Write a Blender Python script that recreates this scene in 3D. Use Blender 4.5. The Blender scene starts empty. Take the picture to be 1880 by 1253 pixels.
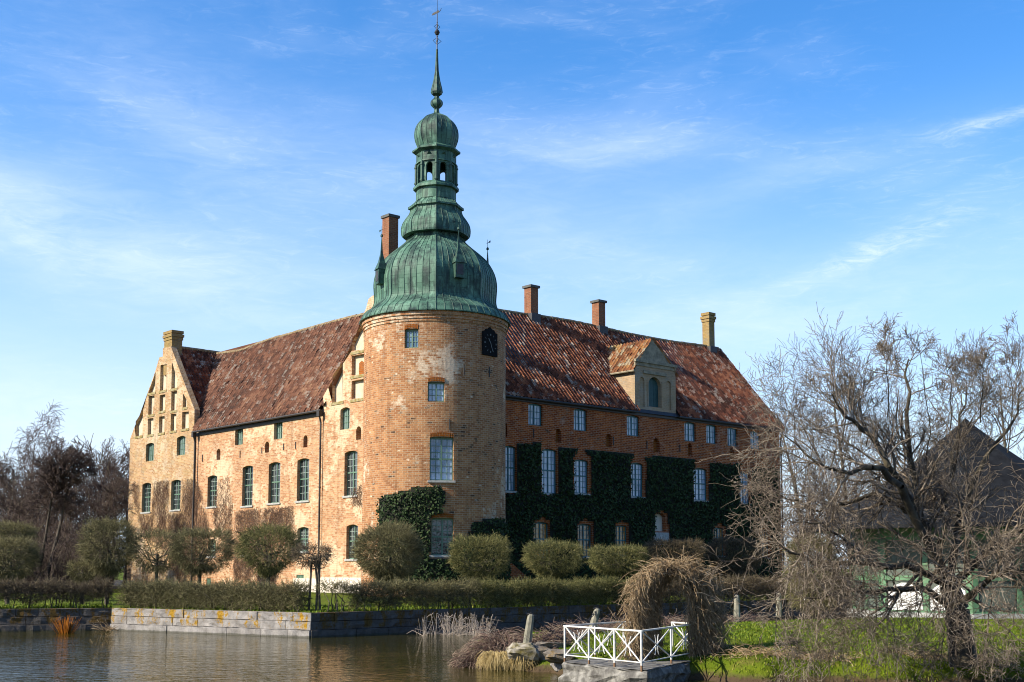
import bpy, math, random
import numpy as np
from mathutils import Vector, Matrix
from mathutils.geometry import delaunay_2d_cdt

random.seed(7); rng = np.random.default_rng(7)
scene = bpy.context.scene
COL = scene.collection
R2 = math.radians

# ------------------------------------------------------------------ camera
CAM_Z, FPX, PITCH, PPY = 2.9, 2274.0, math.atan(238/2274.0), 804.0
cam_d = bpy.data.cameras.new('camera'); cam = bpy.data.objects.new('camera', cam_d); COL.objects.link(cam)
cam.location = (0, 0, CAM_Z); cam.rotation_euler = (math.pi/2 + PITCH, 0, 0)
cam_d.sensor_width = 36; cam_d.lens = FPX/1880*36
cam_d.shift_y = (PPY-626.5)/1880
cam_d.clip_start = 0.5; cam_d.clip_end = 6000
scene.camera = cam

# plan of the castle: L runs along the sunny facade, RV along the shaded one
LV = Vector((-0.666, 0.746, 0)).normalized(); RV = Vector((0.746, 0.666, 0)).normalized()
UP = Vector((0, 0, 1))
CORNER = Vector((-5.35, 85.0, 0))

# ------------------------------------------------------------------ sun, sky
SUN_EL, SUN_OFF = R2(33.5), R2(20.5)
SUN = (-RV*math.cos(SUN_OFF) + LV*math.sin(SUN_OFF))*math.cos(SUN_EL) + UP*math.sin(SUN_EL)
sl = bpy.data.lights.new('sun', 'SUN'); so = bpy.data.objects.new('sun', sl); COL.objects.link(so)
sl.energy = 5.0; sl.angle = R2(0.5); sl.color = (1.0, 0.90, 0.74)
so.rotation_euler = SUN.to_track_quat('Z', 'Y').to_euler(); so.location = SUN*300
scene.view_settings.view_transform = 'Standard'; scene.view_settings.look = 'None'
scene.view_settings.exposure = 1.05; scene.view_settings.gamma = 1.0
scene.render.engine = 'CYCLES'
scene.cycles.pixel_filter_type = 'BLACKMAN_HARRIS'; scene.cycles.filter_width = 1.05
scene.cycles.max_bounces = 6; scene.cycles.diffuse_bounces = 2; scene.cycles.glossy_bounces = 3
scene.cycles.transparent_max_bounces = 6; scene.cycles.caustics_reflective = False

class NT:
    """small helper round a node tree"""
    k = .66; sat = 1.12          # overall reflectance and saturation of the finished colour
    def __init__(s, tree): s.t = tree; tree.nodes.clear()
    def n(s, typ, ins=None, **props):
        nd = s.t.nodes.new(typ)
        for k, v in props.items(): setattr(nd, k, v)
        for k, v in (ins or {}).items():
            sock = nd.inputs[k]
            if hasattr(v, 'node') and hasattr(v, 'links'): s.t.links.new(v, sock)
            else: sock.default_value = v
        return nd
    def math(s, op, a, b=0.0, c=None, clamp=False):
        ins = {0: a, 1: b}
        if c is not None: ins[2] = c
        return s.n('ShaderNodeMath', ins, operation=op, use_clamp=clamp).outputs[0]
    def mix(s, f, a, b, mode='MIX'):
        nd = s.n('ShaderNodeMix', None, data_type='RGBA', blend_type=mode)
        for k, v in ((0, f), (6, a), (7, b)):
            if hasattr(v, 'links') and hasattr(v, 'node'): s.t.links.new(v, nd.inputs[k])
            else: nd.inputs[k].default_value = v if k == 0 else c4(v)
        return nd.outputs[2]
    def noise(s, vec, scale, detail=4.0, rough=0.55, dist=0.0):
        return s.n('ShaderNodeTexNoise', {'Vector': vec, 'Scale': scale, 'Detail': detail, 'Roughness': rough, 'Distortion': dist}).outputs['Fac']
    def ramp(s, f, lo, hi):
        return s.n('ShaderNodeMapRange', {'Value': f, 'From Min': lo, 'From Max': hi}, clamp=True, interpolation_type='SMOOTHSTEP').outputs[0]
    def cramp(s, f, stops, interp='LINEAR'):
        nd = s.n('ShaderNodeValToRGB', {'Fac': f}); cr = nd.color_ramp; cr.interpolation = interp
        while len(cr.elements) < len(stops): cr.elements.new(0.5)
        for e, (p, c) in zip(cr.elements, stops): e.position = p; e.color = c4(c)
        return nd.outputs[0]
    def mapping(s, vec, scale=(1, 1, 1), rot=(0, 0, 0), loc=(0, 0, 0)):
        return s.n('ShaderNodeMapping', {'Vector': vec, 'Scale': scale, 'Rotation': rot, 'Location': loc}).outputs[0]

def c4(c): return tuple(c) + (1.0,) if len(c) == 3 else tuple(c)

world = bpy.data.worlds.new('World'); scene.world = world; world.use_nodes = True
w = NT(world.node_tree)
sky = w.n('ShaderNodeTexSky', sky_type='NISHITA', sun_disc=False, sun_elevation=SUN_EL,
          sun_rotation=math.atan2(SUN.x, SUN.y), altitude=50, air_density=1.0, dust_density=0.6, ozone_density=1.6)
hs = w.n('ShaderNodeHueSaturation', {'Hue': .507, 'Saturation': 1.40, 'Value': 1.06, 'Color': sky.outputs[0]}).outputs[0]
geo = w.n('ShaderNodeTexCoord').outputs['Generated']
sep = w.n('ShaderNodeSeparateXYZ', {0: geo})
dx, dy, dz = sep.outputs
az = w.math('ARCTAN2', dx, dy); el = w.math('ARCSINE', dz)
ang = w.n('ShaderNodeCombineXYZ', {0: az, 1: el, 2: 0.0}).outputs[0]
# wind-drawn cirrus: noise stretched along two directions
n1 = w.noise(w.mapping(ang, (2.2, 7, 1), (0, 0, R2(24))), 1.5, 6, 0.55, .5)
n2 = w.noise(w.mapping(ang, (2.4, 8, 1), (0, 0, R2(-16)), (3, 1, 0)), 1.8, 6, 0.55, 0.6)
n3 = w.noise(w.mapping(ang, (9, 40, 1), (0, 0, R2(-18)), (1, 5, 0)), 3.0, 6, 0.7, 1.5)
fine = w.noise(w.mapping(ang, (7, 26, 1), (0, 0, R2(18)), (1, 5, 0)), 2.6, 6, 0.65, 1.0)
def streak(px, py, angle, a, b):
    """soft ellipse in direction space, given by azimuth and elevation"""
    a0 = math.atan((px-940)/2287.0); e0 = math.atan((1042-py)/2287.0*math.cos(a0))
    ca, sa = math.cos(R2(angle)), math.sin(R2(angle))
    da = w.math('SUBTRACT', az, a0); de = w.math('SUBTRACT', el, e0)
    u = w.math('ADD', w.math('MULTIPLY', da, ca*2287/a), w.math('MULTIPLY', de, sa*2287/a))
    v = w.math('ADD', w.math('MULTIPLY', da, -sa*2287/b), w.math('MULTIPLY', de, ca*2287/b))
    r2 = w.math('ADD', w.math('MULTIPLY', u, u), w.math('MULTIPLY', v, v))
    return w.math('POWER', 2.718, w.math('MULTIPLY', r2, -1.0))
veil = None
for (px, py, an, a, b, k) in [(210, 470, -15, 380, 80, .75), (330, 220, -28, 380, 130, .36), (100, 800, -5, 480, 140, .6),
                              (1160, 255, 3, 240, 40, .45), (1000, 400, -20, 420, 120, .35), (1450, 300, 12, 260, 35, .25),
                              (1500, 560, 10, 420, 90, .4), (60, 330, -10, 300, 60, .25)]:
    t_ = w.math('MULTIPLY', streak(px, py, an, a, b), k)
    veil = t_ if veil is None else w.math('ADD', veil, t_)
body = w.math('MULTIPLY', veil, w.math('ADD', w.math('MULTIPLY', w.ramp(n1, .2, .8), .62), w.math('MULTIPLY', w.ramp(fine, .25, .8), .30)))
wisp = w.math('MULTIPLY', w.math('ADD', w.math('MULTIPLY', streak(1640, 440, 20, 130, 20), .7), w.math('MULTIPLY', streak(1850, 198, 8, 110, 12), .5)), w.ramp(n3, .25, .8))
gen = w.math('ADD', w.math('MULTIPLY', w.ramp(n2, .42, .85), .16), w.math('MULTIPLY', w.math('MULTIPLY', w.ramp(n3, .48, .8), w.ramp(n2, .35, .65)), .17))
low = w.math('MULTIPLY', w.ramp(el, .40, -.03), .88)
cl = w.math('ADD', w.math('ADD', body, wisp), gen, clamp=True)
skyc = w.mix(cl, w.mix(low, hs, (2.9, 3.6, 4.6)), (4.3, 4.85, 5.6))
bg = w.n('ShaderNodeBackground', {'Color': skyc, 'Strength': 0.116})
w.n('ShaderNodeOutputWorld', {'Surface': bg.outputs[0]})

# ------------------------------------------------------------------ picture geometry -> world
def ray(x, y):
    xc = (x-940)/FPX; yc = (PPY-y)/FPX
    c, s = math.cos(PITCH), math.sin(PITCH)
    return Vector((xc, c-yc*s, s+yc*c))
CAMP = Vector((0, 0, CAM_Z))
def on_Y(x, y, Y): r = ray(x, y); return CAMP + r*(Y/r.y)
def on_z(x, y, z): r = ray(x, y); return CAMP + r*((z-CAM_Z)/r.z)
class Frame:
    """a wall plane: a along it, z up, d into the wall"""
    def __init__(s, o, a, out): s.o, s.a, s.out = o, a, out
    def P(s, a, z, d=0.0): return s.o + s.a*a + UP*z - s.out*d
    def un(s, x, y):
        r = ray(x, y); k = (s.o-CAMP).dot(s.out)/r.dot(s.out); p = CAMP+r*k
        return ((p-s.o).dot(s.a), p.z)
FL = Frame(CORNER, LV, -RV)      # sunny facade
FR = Frame(CORNER, RV, -LV)      # shaded facade

# ------------------------------------------------------------------ mesh helpers
def tessellate_polygon(loops):
    """triangles (indices into the flattened loops) of the first loop minus the others"""
    flat = [Vector((p[0], p[1])) for lp in loops for p in lp]; edges = []; b = 0
    for lp in loops:
        n = len(lp); edges += [(b+i, b+(i+1) % n) for i in range(n)]; b += n
    v, e, f, ov, oe, of = delaunay_2d_cdt(flat, edges, [], 0, 1e-6)
    ls = [[(p[0], p[1]) for p in lp] for lp in loops]
    out = []
    cs = np.array([[(v[t[0]].x+v[t[1]].x+v[t[2]].x)/3, (v[t[0]].y+v[t[1]].y+v[t[2]].y)/3] for t in f])
    k = in_poly(cs, ls[0])
    for h in ls[1:]: k &= ~in_poly(cs, h)
    for t, g in zip(f, k):
        if g and all(ov[i] for i in t): out.append(tuple(ov[i][0] for i in t))
    return out
def link(o, parent=None):
    COL.objects.link(o)
    if parent is not None:
        o.parent = parent; o.matrix_parent_inverse = Matrix.Translation(-WLOC.get(parent.name, Vector()))
    return o
WLOC = {}
def thing(name, label, cat, loc=(0, 0, 0), group=None, kind=None):
    o = bpy.data.objects.new(name, None); o.empty_display_size = 0.3; COL.objects.link(o)
    o.location = loc; WLOC[o.name] = Vector(loc); return tag(o, label, cat, group, kind)
def tag(o, label=None, cat=None, group=None, kind=None):
    if label: o['label'] = label
    if cat: o['category'] = cat
    if group: o['group'] = group
    if kind: o['kind'] = kind
    return o
class MB:
    def __init__(s): s.v = []; s.f = []; s.uv = []
    def add(s, vs, fs, uvs=None):
        b = len(s.v); s.v += [tuple(v) for v in vs]
        s.uv += [tuple(u) for u in uvs] if uvs else [(0, 0)]*len(vs)
        s.f += [tuple(i+b for i in f) for f in fs]
    def quad(s, a, b, c, d, uvs=None): s.add([a, b, c, d], [(0, 1, 2, 3)], uvs)
    def box(s, c, ax, ay, az):
        c, ax, ay, az = map(Vector, (c, ax, ay, az)); la, lb, lc = ax.length, ay.length, az.length
        for n, u, v, lu, lv in ((ax, ay, az, lb, lc), (-ax, -ay, az, lb, lc), (ay, -ax, az, la, lc), (-ay, ax, az, la, lc), (az, ax, ay, la, lb), (-az, -ax, ay, la, lb)):
            q = [c+n-u-v, c+n+u-v, c+n+u+v, c+n-u+v]
            o = (c.x*.7+c.y*.3)
            s.quad(*q, [(o-lu, c.z-lv), (o+lu, c.z-lv), (o+lu, c.z+lv), (o-lu, c.z+lv)])
    def tube(s, pts, rad, n=6, closed=False):
        pts = [Vector(p) for p in pts]
        if not isinstance(rad, (list, tuple)): rad = [rad]*len(pts)
        rings = []; vs = []
        for i, p in enumerate(pts):
            t = (pts[min(i+1, len(pts)-1)] - pts[max(i-1, 0)]).normalized()
            ref = Vector((0, 0, 1)) if abs(t.z) < .95 else Vector((1, 0, 0))
            x = t.cross(ref).normalized(); y = x.cross(t)
            vs += [p + (x*math.cos(2*math.pi*k/n) + y*math.sin(2*math.pi*k/n))*rad[i] for k in range(n)]
        fs = []
        for i in range(len(pts)-1):
            for k in range(n):
                fs.append((i*n+k, i*n+(k+1) % n, (i+1)*n+(k+1) % n, (i+1)*n+k))
        fs.append(tuple(range(n))[::-1]); fs.append(tuple((len(pts)-1)*n+k for k in range(n)))
        s.add(vs, fs)
    def lathe(s, prof, c, n=32, rot=0.0, fac=None):
        """prof: (r,z) list; fac(phi, i) scales the radius"""
        c = Vector(c); vs = []; uv = []
        for i, (r, z) in enumerate(prof):
            for k in range(n+1):
                ph = rot+2*math.pi*k/n; rr = r*(fac(ph, i) if fac else 1)
                vs.append(c+Vector((rr*math.sin(ph), -rr*math.cos(ph), z))); uv.append((ph*3, z))
        fs = [(i*(n+1)+k, i*(n+1)+k+1, (i+1)*(n+1)+k+1, (i+1)*(n+1)+k) for i in range(len(prof)-1) for k in range(n)]
        s.add(vs, fs, uv)
    def prism(s, poly, fr, d0, d1):
        """polygon in a wall frame, from depth d0 (front) to d1"""
        n = len(poly)
        tri = tessellate_polygon([[Vector((a, z, 0)) for a, z in poly]])
        s.add([fr.P(a, z, d0) for a, z in poly], [tuple(t) for t in tri], poly)
        s.add([fr.P(a, z, d1) for a, z in poly], [tuple(t)[::-1] for t in tri], poly)
        for i in range(n):
            (a0, z0), (a1, z1) = poly[i], poly[(i+1) % n]
            s.quad(fr.P(a0, z0, d0), fr.P(a1, z1, d0), fr.P(a1, z1, d1), fr.P(a0, z0, d1), [(a0, z0), (a1, z1), (a1, z1+abs(d1-d0)), (a0, z0+abs(d1-d0))])
    def build(s, name, mat, parent=None, smooth=False):
        me = bpy.data.meshes.new(name); me.from_pydata(s.v, [], s.f)
        ul = me.uv_layers.new(name='UVMap')
        idx = np.empty(len(me.loops), dtype=np.int32); me.loops.foreach_get('vertex_index', idx)
        ul.data.foreach_set('uv', np.asarray(s.uv, dtype=np.float32)[idx].ravel())
        if smooth: me.polygons.foreach_set('use_smooth', [True]*len(me.polygons))
        me.materials.append(mat); me.update()
        return link(bpy.data.objects.new(name, me), parent)

def np_mesh(name, V, F, mat, parent=None, uv=None, smooth=False):
    """V (n,3), F (m,k)"""
    V = np.asarray(V, dtype=np.float32); F = np.asarray(F, dtype=np.int32); k = F.shape[1]
    me = bpy.data.meshes.new(name)
    me.vertices.add(len(V)); me.vertices.foreach_set('co', V.ravel())
    me.loops.add(F.size); me.loops.foreach_set('vertex_index', F.ravel())
    me.polygons.add(len(F)); me.polygons.foreach_set('loop_start', np.arange(0, F.size, k, dtype=np.int32))
    if uv is not None:
        ul = me.uv_layers.new(name='UVMap'); ul.data.foreach_set('uv', np.asarray(uv, dtype=np.float32)[F.ravel()].ravel())
    if smooth: me.polygons.foreach_set('use_smooth', np.ones(len(F), dtype=bool))
    me.materials.append(mat); me.update(calc_edges=True); me.validate()
    return link(bpy.data.objects.new(name, me), parent)

def seg_VF(P0, P1, r0, r1, n=3):
    P0, P1 = np.asarray(P0, float), np.asarray(P1, float); N = len(P0)
    r0 = np.broadcast_to(np.asarray(r0, float), (N,)); r1 = np.broadcast_to(np.asarray(r1, float), (N,))
    t = P1-P0; t /= (np.linalg.norm(t, axis=1, keepdims=True)+1e-9)
    ref = np.where(np.abs(t[:, 2:3]) < .9, np.array([[0, 0, 1.]]), np.array([[1., 0, 0]]))
    x = np.cross(t, ref); x /= np.linalg.norm(x, axis=1, keepdims=True)+1e-9
    y = np.cross(t, x)
    V = np.empty((N, 2*n, 3))
    for k in range(n):
        a = 2*math.pi*k/n; d = x*math.cos(a)+y*math.sin(a)
        V[:, k] = P0+d*r0[:, None]; V[:, n+k] = P1+d*r1[:, None]
    F = np.array([[k, (k+1) % n, n+(k+1) % n, n+k] for k in range(n)])
    F = (F[None]+(np.arange(N)*2*n)[:, None, None]).reshape(-1, 4)
    return V.reshape(-1, 3), F
def leaf_VF(C, size, bias=None, bk=0.0, aspect=1.0):
    """quads at random tilt; bias pulls their normals one way"""
    N = len(C); nrm = rng.normal(size=(N, 3))
    nrm /= np.linalg.norm(nrm, axis=1, keepdims=True)
    if bias is not None: nrm = nrm*(1-bk)+np.asarray(bias)*bk
    nrm /= np.linalg.norm(nrm, axis=1, keepdims=True)+1e-9
    a = np.cross(nrm, rng.normal(size=(N, 3))); a /= np.linalg.norm(a, axis=1, keepdims=True)+1e-9
    b = np.cross(nrm, a); s = (np.asarray(size)*rng.uniform(.6, 1.3, N))[:, None]*.5
    V = np.stack([C-a*s, C-b*s*aspect, C+a*s, C+b*s*aspect], 1).reshape(-1, 3)
    F = (np.arange(4)[None]+(np.arange(N)*4)[:, None])
    return V, F
def cat_VF(*vf):
    Vs, Fs, b = [], [], 0
    for V, F in vf: Vs.append(V); Fs.append(F+b); b += len(V)
    return np.concatenate(Vs), np.concatenate(Fs)
def in_poly(P, poly):
    P = np.asarray(P); x, y = P[:, 0], P[:, 1]; ins = np.zeros(len(P), bool); n = len(poly)
    for i in range(n):
        (x0, y0), (x1, y1) = poly[i], poly[(i+1) % n]
        c = ((y0 > y) != (y1 > y)) & (x < (x1-x0)*(y-y0)/((y1-y0) if y1 != y0 else 1e-9)+x0)
        ins ^= c
    return ins

# ------------------------------------------------------------------ materials
def material(name):
    m = bpy.data.materials.new(name); m.use_nodes = True; return m, NT(m.node_tree)
def finish(t, col, rough=0.8, bump=None, bdist=0.02, metal=0.0, spec=0.4, **kw):
    if isinstance(col, tuple): col = t.n('ShaderNodeRGB').outputs[0]; col.default_value = c4(kw.pop('rgb'))
    col = t.n('ShaderNodeHueSaturation', {'Saturation': t.sat, 'Value': t.k, 'Color': col}).outputs[0]
    ins = {'Base Color': col, 'Roughness': rough, 'Metallic': metal, 'Specular IOR Level': spec}
    ins.update(kw)
    b = t.n('ShaderNodeBsdfPrincipled', ins)
    if bump is not None:
        bn = t.n('ShaderNodeBump', {'Height': bump, 'Strength': 1.0, 'Distance': bdist}); t.t.links.new(bn.outputs[0], b.inputs['Normal'])
    t.n('ShaderNodeOutputMaterial', {'Surface': b.outputs[0]}); return b
def brick_mat(name, c1, c2, mortar, wash, wcol, wlo, dark=.5, lichen=0.0, sc=1.36, lime=0.5, k=.66, sat=1.18):
    m, t = material(name); t.k, t.sat = k, sat
    uv = t.n('ShaderNodeTexCoord').outputs['UV']; ob = t.n('ShaderNodeTexCoord').outputs['Object']
    b = t.n('ShaderNodeTexBrick', {'Vector': uv, 'Color1': c4((0, 0, 0)), 'Color2': c4((1, 1, 1)), 'Mortar': c4((.5, .5, .5)), 'Scale': 1.0, 'Mortar Size': .011*sc,
                                   'Mortar Smooth': .2, 'Bias': 0.0, 'Brick Width': .27*sc, 'Row Height': .102*sc}, offset=.5)
    rnd = t.n('ShaderNodeSeparateColor', {0: b.outputs['Color']}).outputs[0]
    col = t.mix(rnd, c1, c2)
    big = t.noise(ob, .23, 5, .6); mid = t.noise(ob, 1.1, 6, .65); fin = t.noise(ob, 6.0, 4, .6)
    col = t.mix(t.math('MULTIPLY', t.ramp(mid, .42, .66), .45), col, tuple(x*.72 for x in c1))
    dk = t.math('MULTIPLY', t.ramp(rnd, .82, .9), t.ramp(mid, .42, .6))
    col = t.mix(t.math('MULTIPLY', dk, dark), col, (.035, .022, .018))
    blot = t.noise(t.mapping(ob, (1, 1, 1.8)), .9, 6, .72)
    col = t.mix(t.math('MULTIPLY', t.ramp(blot, .5, .7), .35), col, tuple(x*.5 for x in c1))
    col = t.mix(t.math('MULTIPLY', t.ramp(blot, .48, .32), .30), col, tuple(min(1, x*1.35) for x in c2))
    col = t.mix(t.math('MULTIPLY', b.outputs['Fac'], .8), col, mortar)
    # remains of limewash: big cloudy areas broken up brick by brick
    wf = t.math('ADD', t.math('MULTIPLY', big, 1.5), t.math('ADD', t.math('MULTIPLY', mid, 1.0), t.math('MULTIPLY', rnd, .16)))
    wf = t.math('SUBTRACT', t.math('ADD', wf, t.math('MULTIPLY', fin, .5)), 1.58)
    col = t.mix(t.math('MULTIPLY', t.ramp(wf, wlo-.10, wlo+.16), wash), col, wcol)
    # run-off stains
    ro = t.noise(t.mapping(ob, (1.7, 1.7, .16)), 1.5, 5, .65)
    col = t.mix(t.math('MULTIPLY', t.ramp(ro, .50, .70), .38), col, tuple(x*.55 for x in c1))
    # small bright repairs
    pv = t.n('ShaderNodeTexVoronoi', {'Vector': t.mapping(ob, (.9, .9, 1.6)), 'Scale': 1.0}).outputs['Distance']
    col = t.mix(t.math('MULTIPLY', t.ramp(t.math('ADD', pv, t.math('MULTIPLY', fin, .25)), .25, .17), lime), col, wcol)
    if lichen > 0:
        lf = t.ramp(t.noise(t.mapping(ob, (1.1, 1.1, 1.9)), .8, 6, .66), .46, .66)
        col = t.mix(t.math('MULTIPLY', lf, lichen), col, (.33, .25, .10))
        lg = t.ramp(t.noise(ob, .55, 6, .7), .5, .7)
        col = t.mix(t.math('MULTIPLY', lg, lichen*.8), col, (.33, .30, .24))
    hgt = t.math('ADD', t.math('MULTIPLY', b.outputs['Fac'], -1.0), t.math('MULTIPLY', fin, .9))
    finish(t, col, .88, hgt, .02, spec=.2); return m
def plain(name, c, rough=.6, var=.25, scale=4.0, c2=None, metal=0.0, spec=.4, bump=0.0, fine=0.0):
    m, t = material(name); ob = t.n('ShaderNodeTexCoord').outputs['Object']
    f = t.noise(ob, scale, 5, .6)
    col = t.mix(t.ramp(f, .3, .7), tuple(x*(1-var) for x in c), c2 or tuple(min(1, x*(1+var)) for x in c))
    if fine: col = t.mix(t.math('MULTIPLY', t.ramp(t.noise(ob, fine, 2, .5), .35, .65), .6), col, tuple(x*.4 for x in c))
    finish(t, col, rough, f if bump else None, bump, metal, spec); return m

M = {}
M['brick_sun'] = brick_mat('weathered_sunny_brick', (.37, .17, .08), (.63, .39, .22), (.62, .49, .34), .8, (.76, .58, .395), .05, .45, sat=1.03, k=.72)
M['brick_gable'] = brick_mat('lichened_gable_brick', (.36, .19, .08), (.58, .38, .19), (.58, .47, .32), .55, (.72, .60, .42), .06, .3, lichen=.38, sat=.98, k=.72)
M['brick_tower'] = brick_mat('tower_brick', (.31, .12, .045), (.52, .27, .12), (.56, .43, .29), .75, (.80, .66, .49), .19, .9, lime=.8, sat=1.0, k=.72)
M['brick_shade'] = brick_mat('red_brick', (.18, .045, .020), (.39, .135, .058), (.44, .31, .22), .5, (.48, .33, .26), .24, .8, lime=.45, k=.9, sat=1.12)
M['brick_chimney'] = brick_mat('chimney_brick', (.30, .105, .05), (.40, .165, .08), (.40, .29, .20), .2, (.5, .38, .26), .3, .5, lime=.1, k=.56, sat=.98)
M['brick_lichen'] = brick_mat('lichened_chimney_brick', (.36, .24, .10), (.44, .31, .14), (.40, .32, .19), .3, (.45, .38, .24), .2, .4, lichen=.7, sat=1.1, k=.6)
M['brick_dormer'] = brick_mat('dormer_brick', (.42, .27, .13), (.50, .33, .17), (.50, .40, .27), .5, (.50, .43, .32), .12, .3, lichen=.45, k=.7, sat=.85)
M['render'] = plain('old_lime_render', (.62, .53, .40), .9, .18, 1.4, bump=.02)
M['render_grey'] = plain('grey_weathered_render', (.30, .27, .20), .9, .3, 2.4, c2=(.42, .37, .27), bump=.03)
M['plinth'] = plain('whitewashed_plinth', (.72, .66, .56), .9, .12, 1.5, bump=.02)
M['niche_brick'] = brick_mat('red_niche_brick', (.33, .12, .05), (.42, .17, .08), (.36, .25, .16), .1, (.5, .4, .3), .5, .4, lime=.0)
M['lichen_ledge'] = plain('lichened_ledge', (.36, .27, .08), .9, .3, 3.0, c2=(.40, .36, .24))
M['sill'] = plain('stone_sill', (.42, .42, .40), .85, .2, 6)
M['frame_green'] = plain('green_window_paint', (.13, .215, .155), .5, .15, 2)
M['frame_teal'] = plain('teal_window_paint', (.045, .15, .17), .5, .15, 2)
M['muntin_white'] = plain('grey_glazing_bars', (.36, .43, .39), .5, .1, 2)
M['lead'] = plain('dark_lead', (.045, .045, .05), .6, .25, 3)
M['iron'] = plain('black_iron', (.018, .018, .02), .55, .3, 8)
M['gutter'] = plain('dark_gutter_zinc', (.035, .03, .028), .55, .3, 3)
M['cap'] = plain('grey_chimney_cap', (.10, .105, .10), .85, .3, 4)
M['door'] = plain('teal_plank_door', (.03, .085, .085), .6, .2, 3)
M['clock'] = plain('black_clock_face', (.008, .009, .010), .9, .2, 4, spec=.1)
M['clock_mark'] = plain('dull_clock_paint', (.12, .13, .12), .5, .2, 4)

def glass_mat(name, dark, light, bias):
    m, t = material(name); ob = t.n('ShaderNodeTexCoord'); uv = ob.outputs['UV']
    f = t.noise(t.mapping(ob.outputs['Object'], (.8, .8, .6)), .42, 3, .6)
    cur = t.noise(t.mapping(uv, (9, 1.0, 1)), 1.0, 2, .5)
    col = t.mix(t.ramp(t.math('ADD', t.math('MULTIPLY', f, .7), t.math('MULTIPLY', cur, .3)), bias-.08, bias+.08), dark, light)
    wob = t.noise(ob.outputs['Object'], 2.2, 2, .5)
    finish(t, col, .05, wob, .05, spec=.6, **{'Coat Weight': .35, 'Coat Roughness': .03}); return m
M['glass_sun'] = glass_mat('old_window_glass', (.012, .015, .018), (.10, .11, .11), .52)
M['glass_shade'] = glass_mat('curtain_and_sky_reflection_glass', (.12, .20, .30), (.50, .62, .76), .44)  # pale curtains plus the blue sky reflection, painted into the pane colour
M['glass_low'] = glass_mat('orange_reflection_glass', (.05, .045, .05), (.46, .25, .10), .44)  # orange reflection painted into the pane colour
M['glass_grey'] = glass_mat('shuttered_window_glass', (.17, .24, .22), (.26, .34, .32), .5)

def tile_mat(name, cols, grey, gl):
    m, t = material(name); t.k, t.sat = .9, 1.0; tc = t.n('ShaderNodeTexCoord'); uv = tc.outputs['UV']; ob = tc.outputs['Object']
    s = t.n('ShaderNodeSeparateXYZ', {0: uv})
    cell = t.n('ShaderNodeCombineXYZ', {0: t.math('FLOOR', s.outputs[0]), 1: t.math('FLOOR', s.outputs[1]), 2: 0.0}).outputs[0]
    wn = t.n('ShaderNodeTexWhiteNoise', {'Vector': cell}, noise_dimensions='3D').outputs['Value']
    wn2 = t.n('ShaderNodeTexWhiteNoise', {'Vector': t.mapping(cell, (1, 1, 1), (0, 0, 0), (31.5, 7.5, 0))}, noise_dimensions='3D').outputs['Value']
    big = t.noise(t.mapping(ob, (1, 1, 1)), .32, 5, .65)
    col = t.cramp(t.math('ADD', t.math('ADD', t.math('MULTIPLY', wn, .5), .12), t.math('ADD', t.math('MULTIPLY', t.math('SUBTRACT', big, .5), .8), t.math('MULTIPLY', t.math('SUBTRACT', t.noise(t.mapping(uv, (.22, .05, 1), (0, 0, 0), (9, 4, 0)), 1.0, 4, .6), .5), 1.0))), cols)
    f2 = t.noise(ob, .9, 6, .72); f3 = t.noise(ob, 7.0, 3, .6)
    g = t.ramp(t.math('ADD', t.math('ADD', t.math('ADD', t.math('MULTIPLY', f2, .26), t.math('MULTIPLY', t.noise(t.mapping(uv, (.30, .055, 1)), 1.0, 5, .65), .26)), t.math('MULTIPLY', wn2, .28)), t.math('MULTIPLY', f3, .40)), gl+.02, gl+.14)
    col = t.mix(t.math('MULTIPLY', g, .85), col, grey)
    finish(t, col, .82, f3, .015, spec=.3); return m
M['tiles_red'] = tile_mat('lichened_red_pantiles', [(0, (.05, .018, .011)), (.3, (.11, .035, .019)), (.55, (.24, .078, .036)), (.85, (.40, .17, .085))], (.36, .30, .25), .64)
M['tiles_brown'] = tile_mat('old_brown_pantiles', [(0, (.07, .035, .025)), (.3, (.15, .065, .04)), (.55, (.22, .10, .06)), (.85, (.31, .17, .10))], (.33, .28, .23), .64)
M['tiles_moss'] = tile_mat('mossy_dormer_pantiles', [(0, (.12, .05, .02)), (.3, (.24, .09, .035)), (.6, (.33, .17, .06)), (.9, (.30, .24, .09))], (.36, .32, .22), .60)
M['ridge'] = plain('ridge_mortar', (.32, .22, .13), .9, .35, 2.5, c2=(.36, .30, .19))

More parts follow.
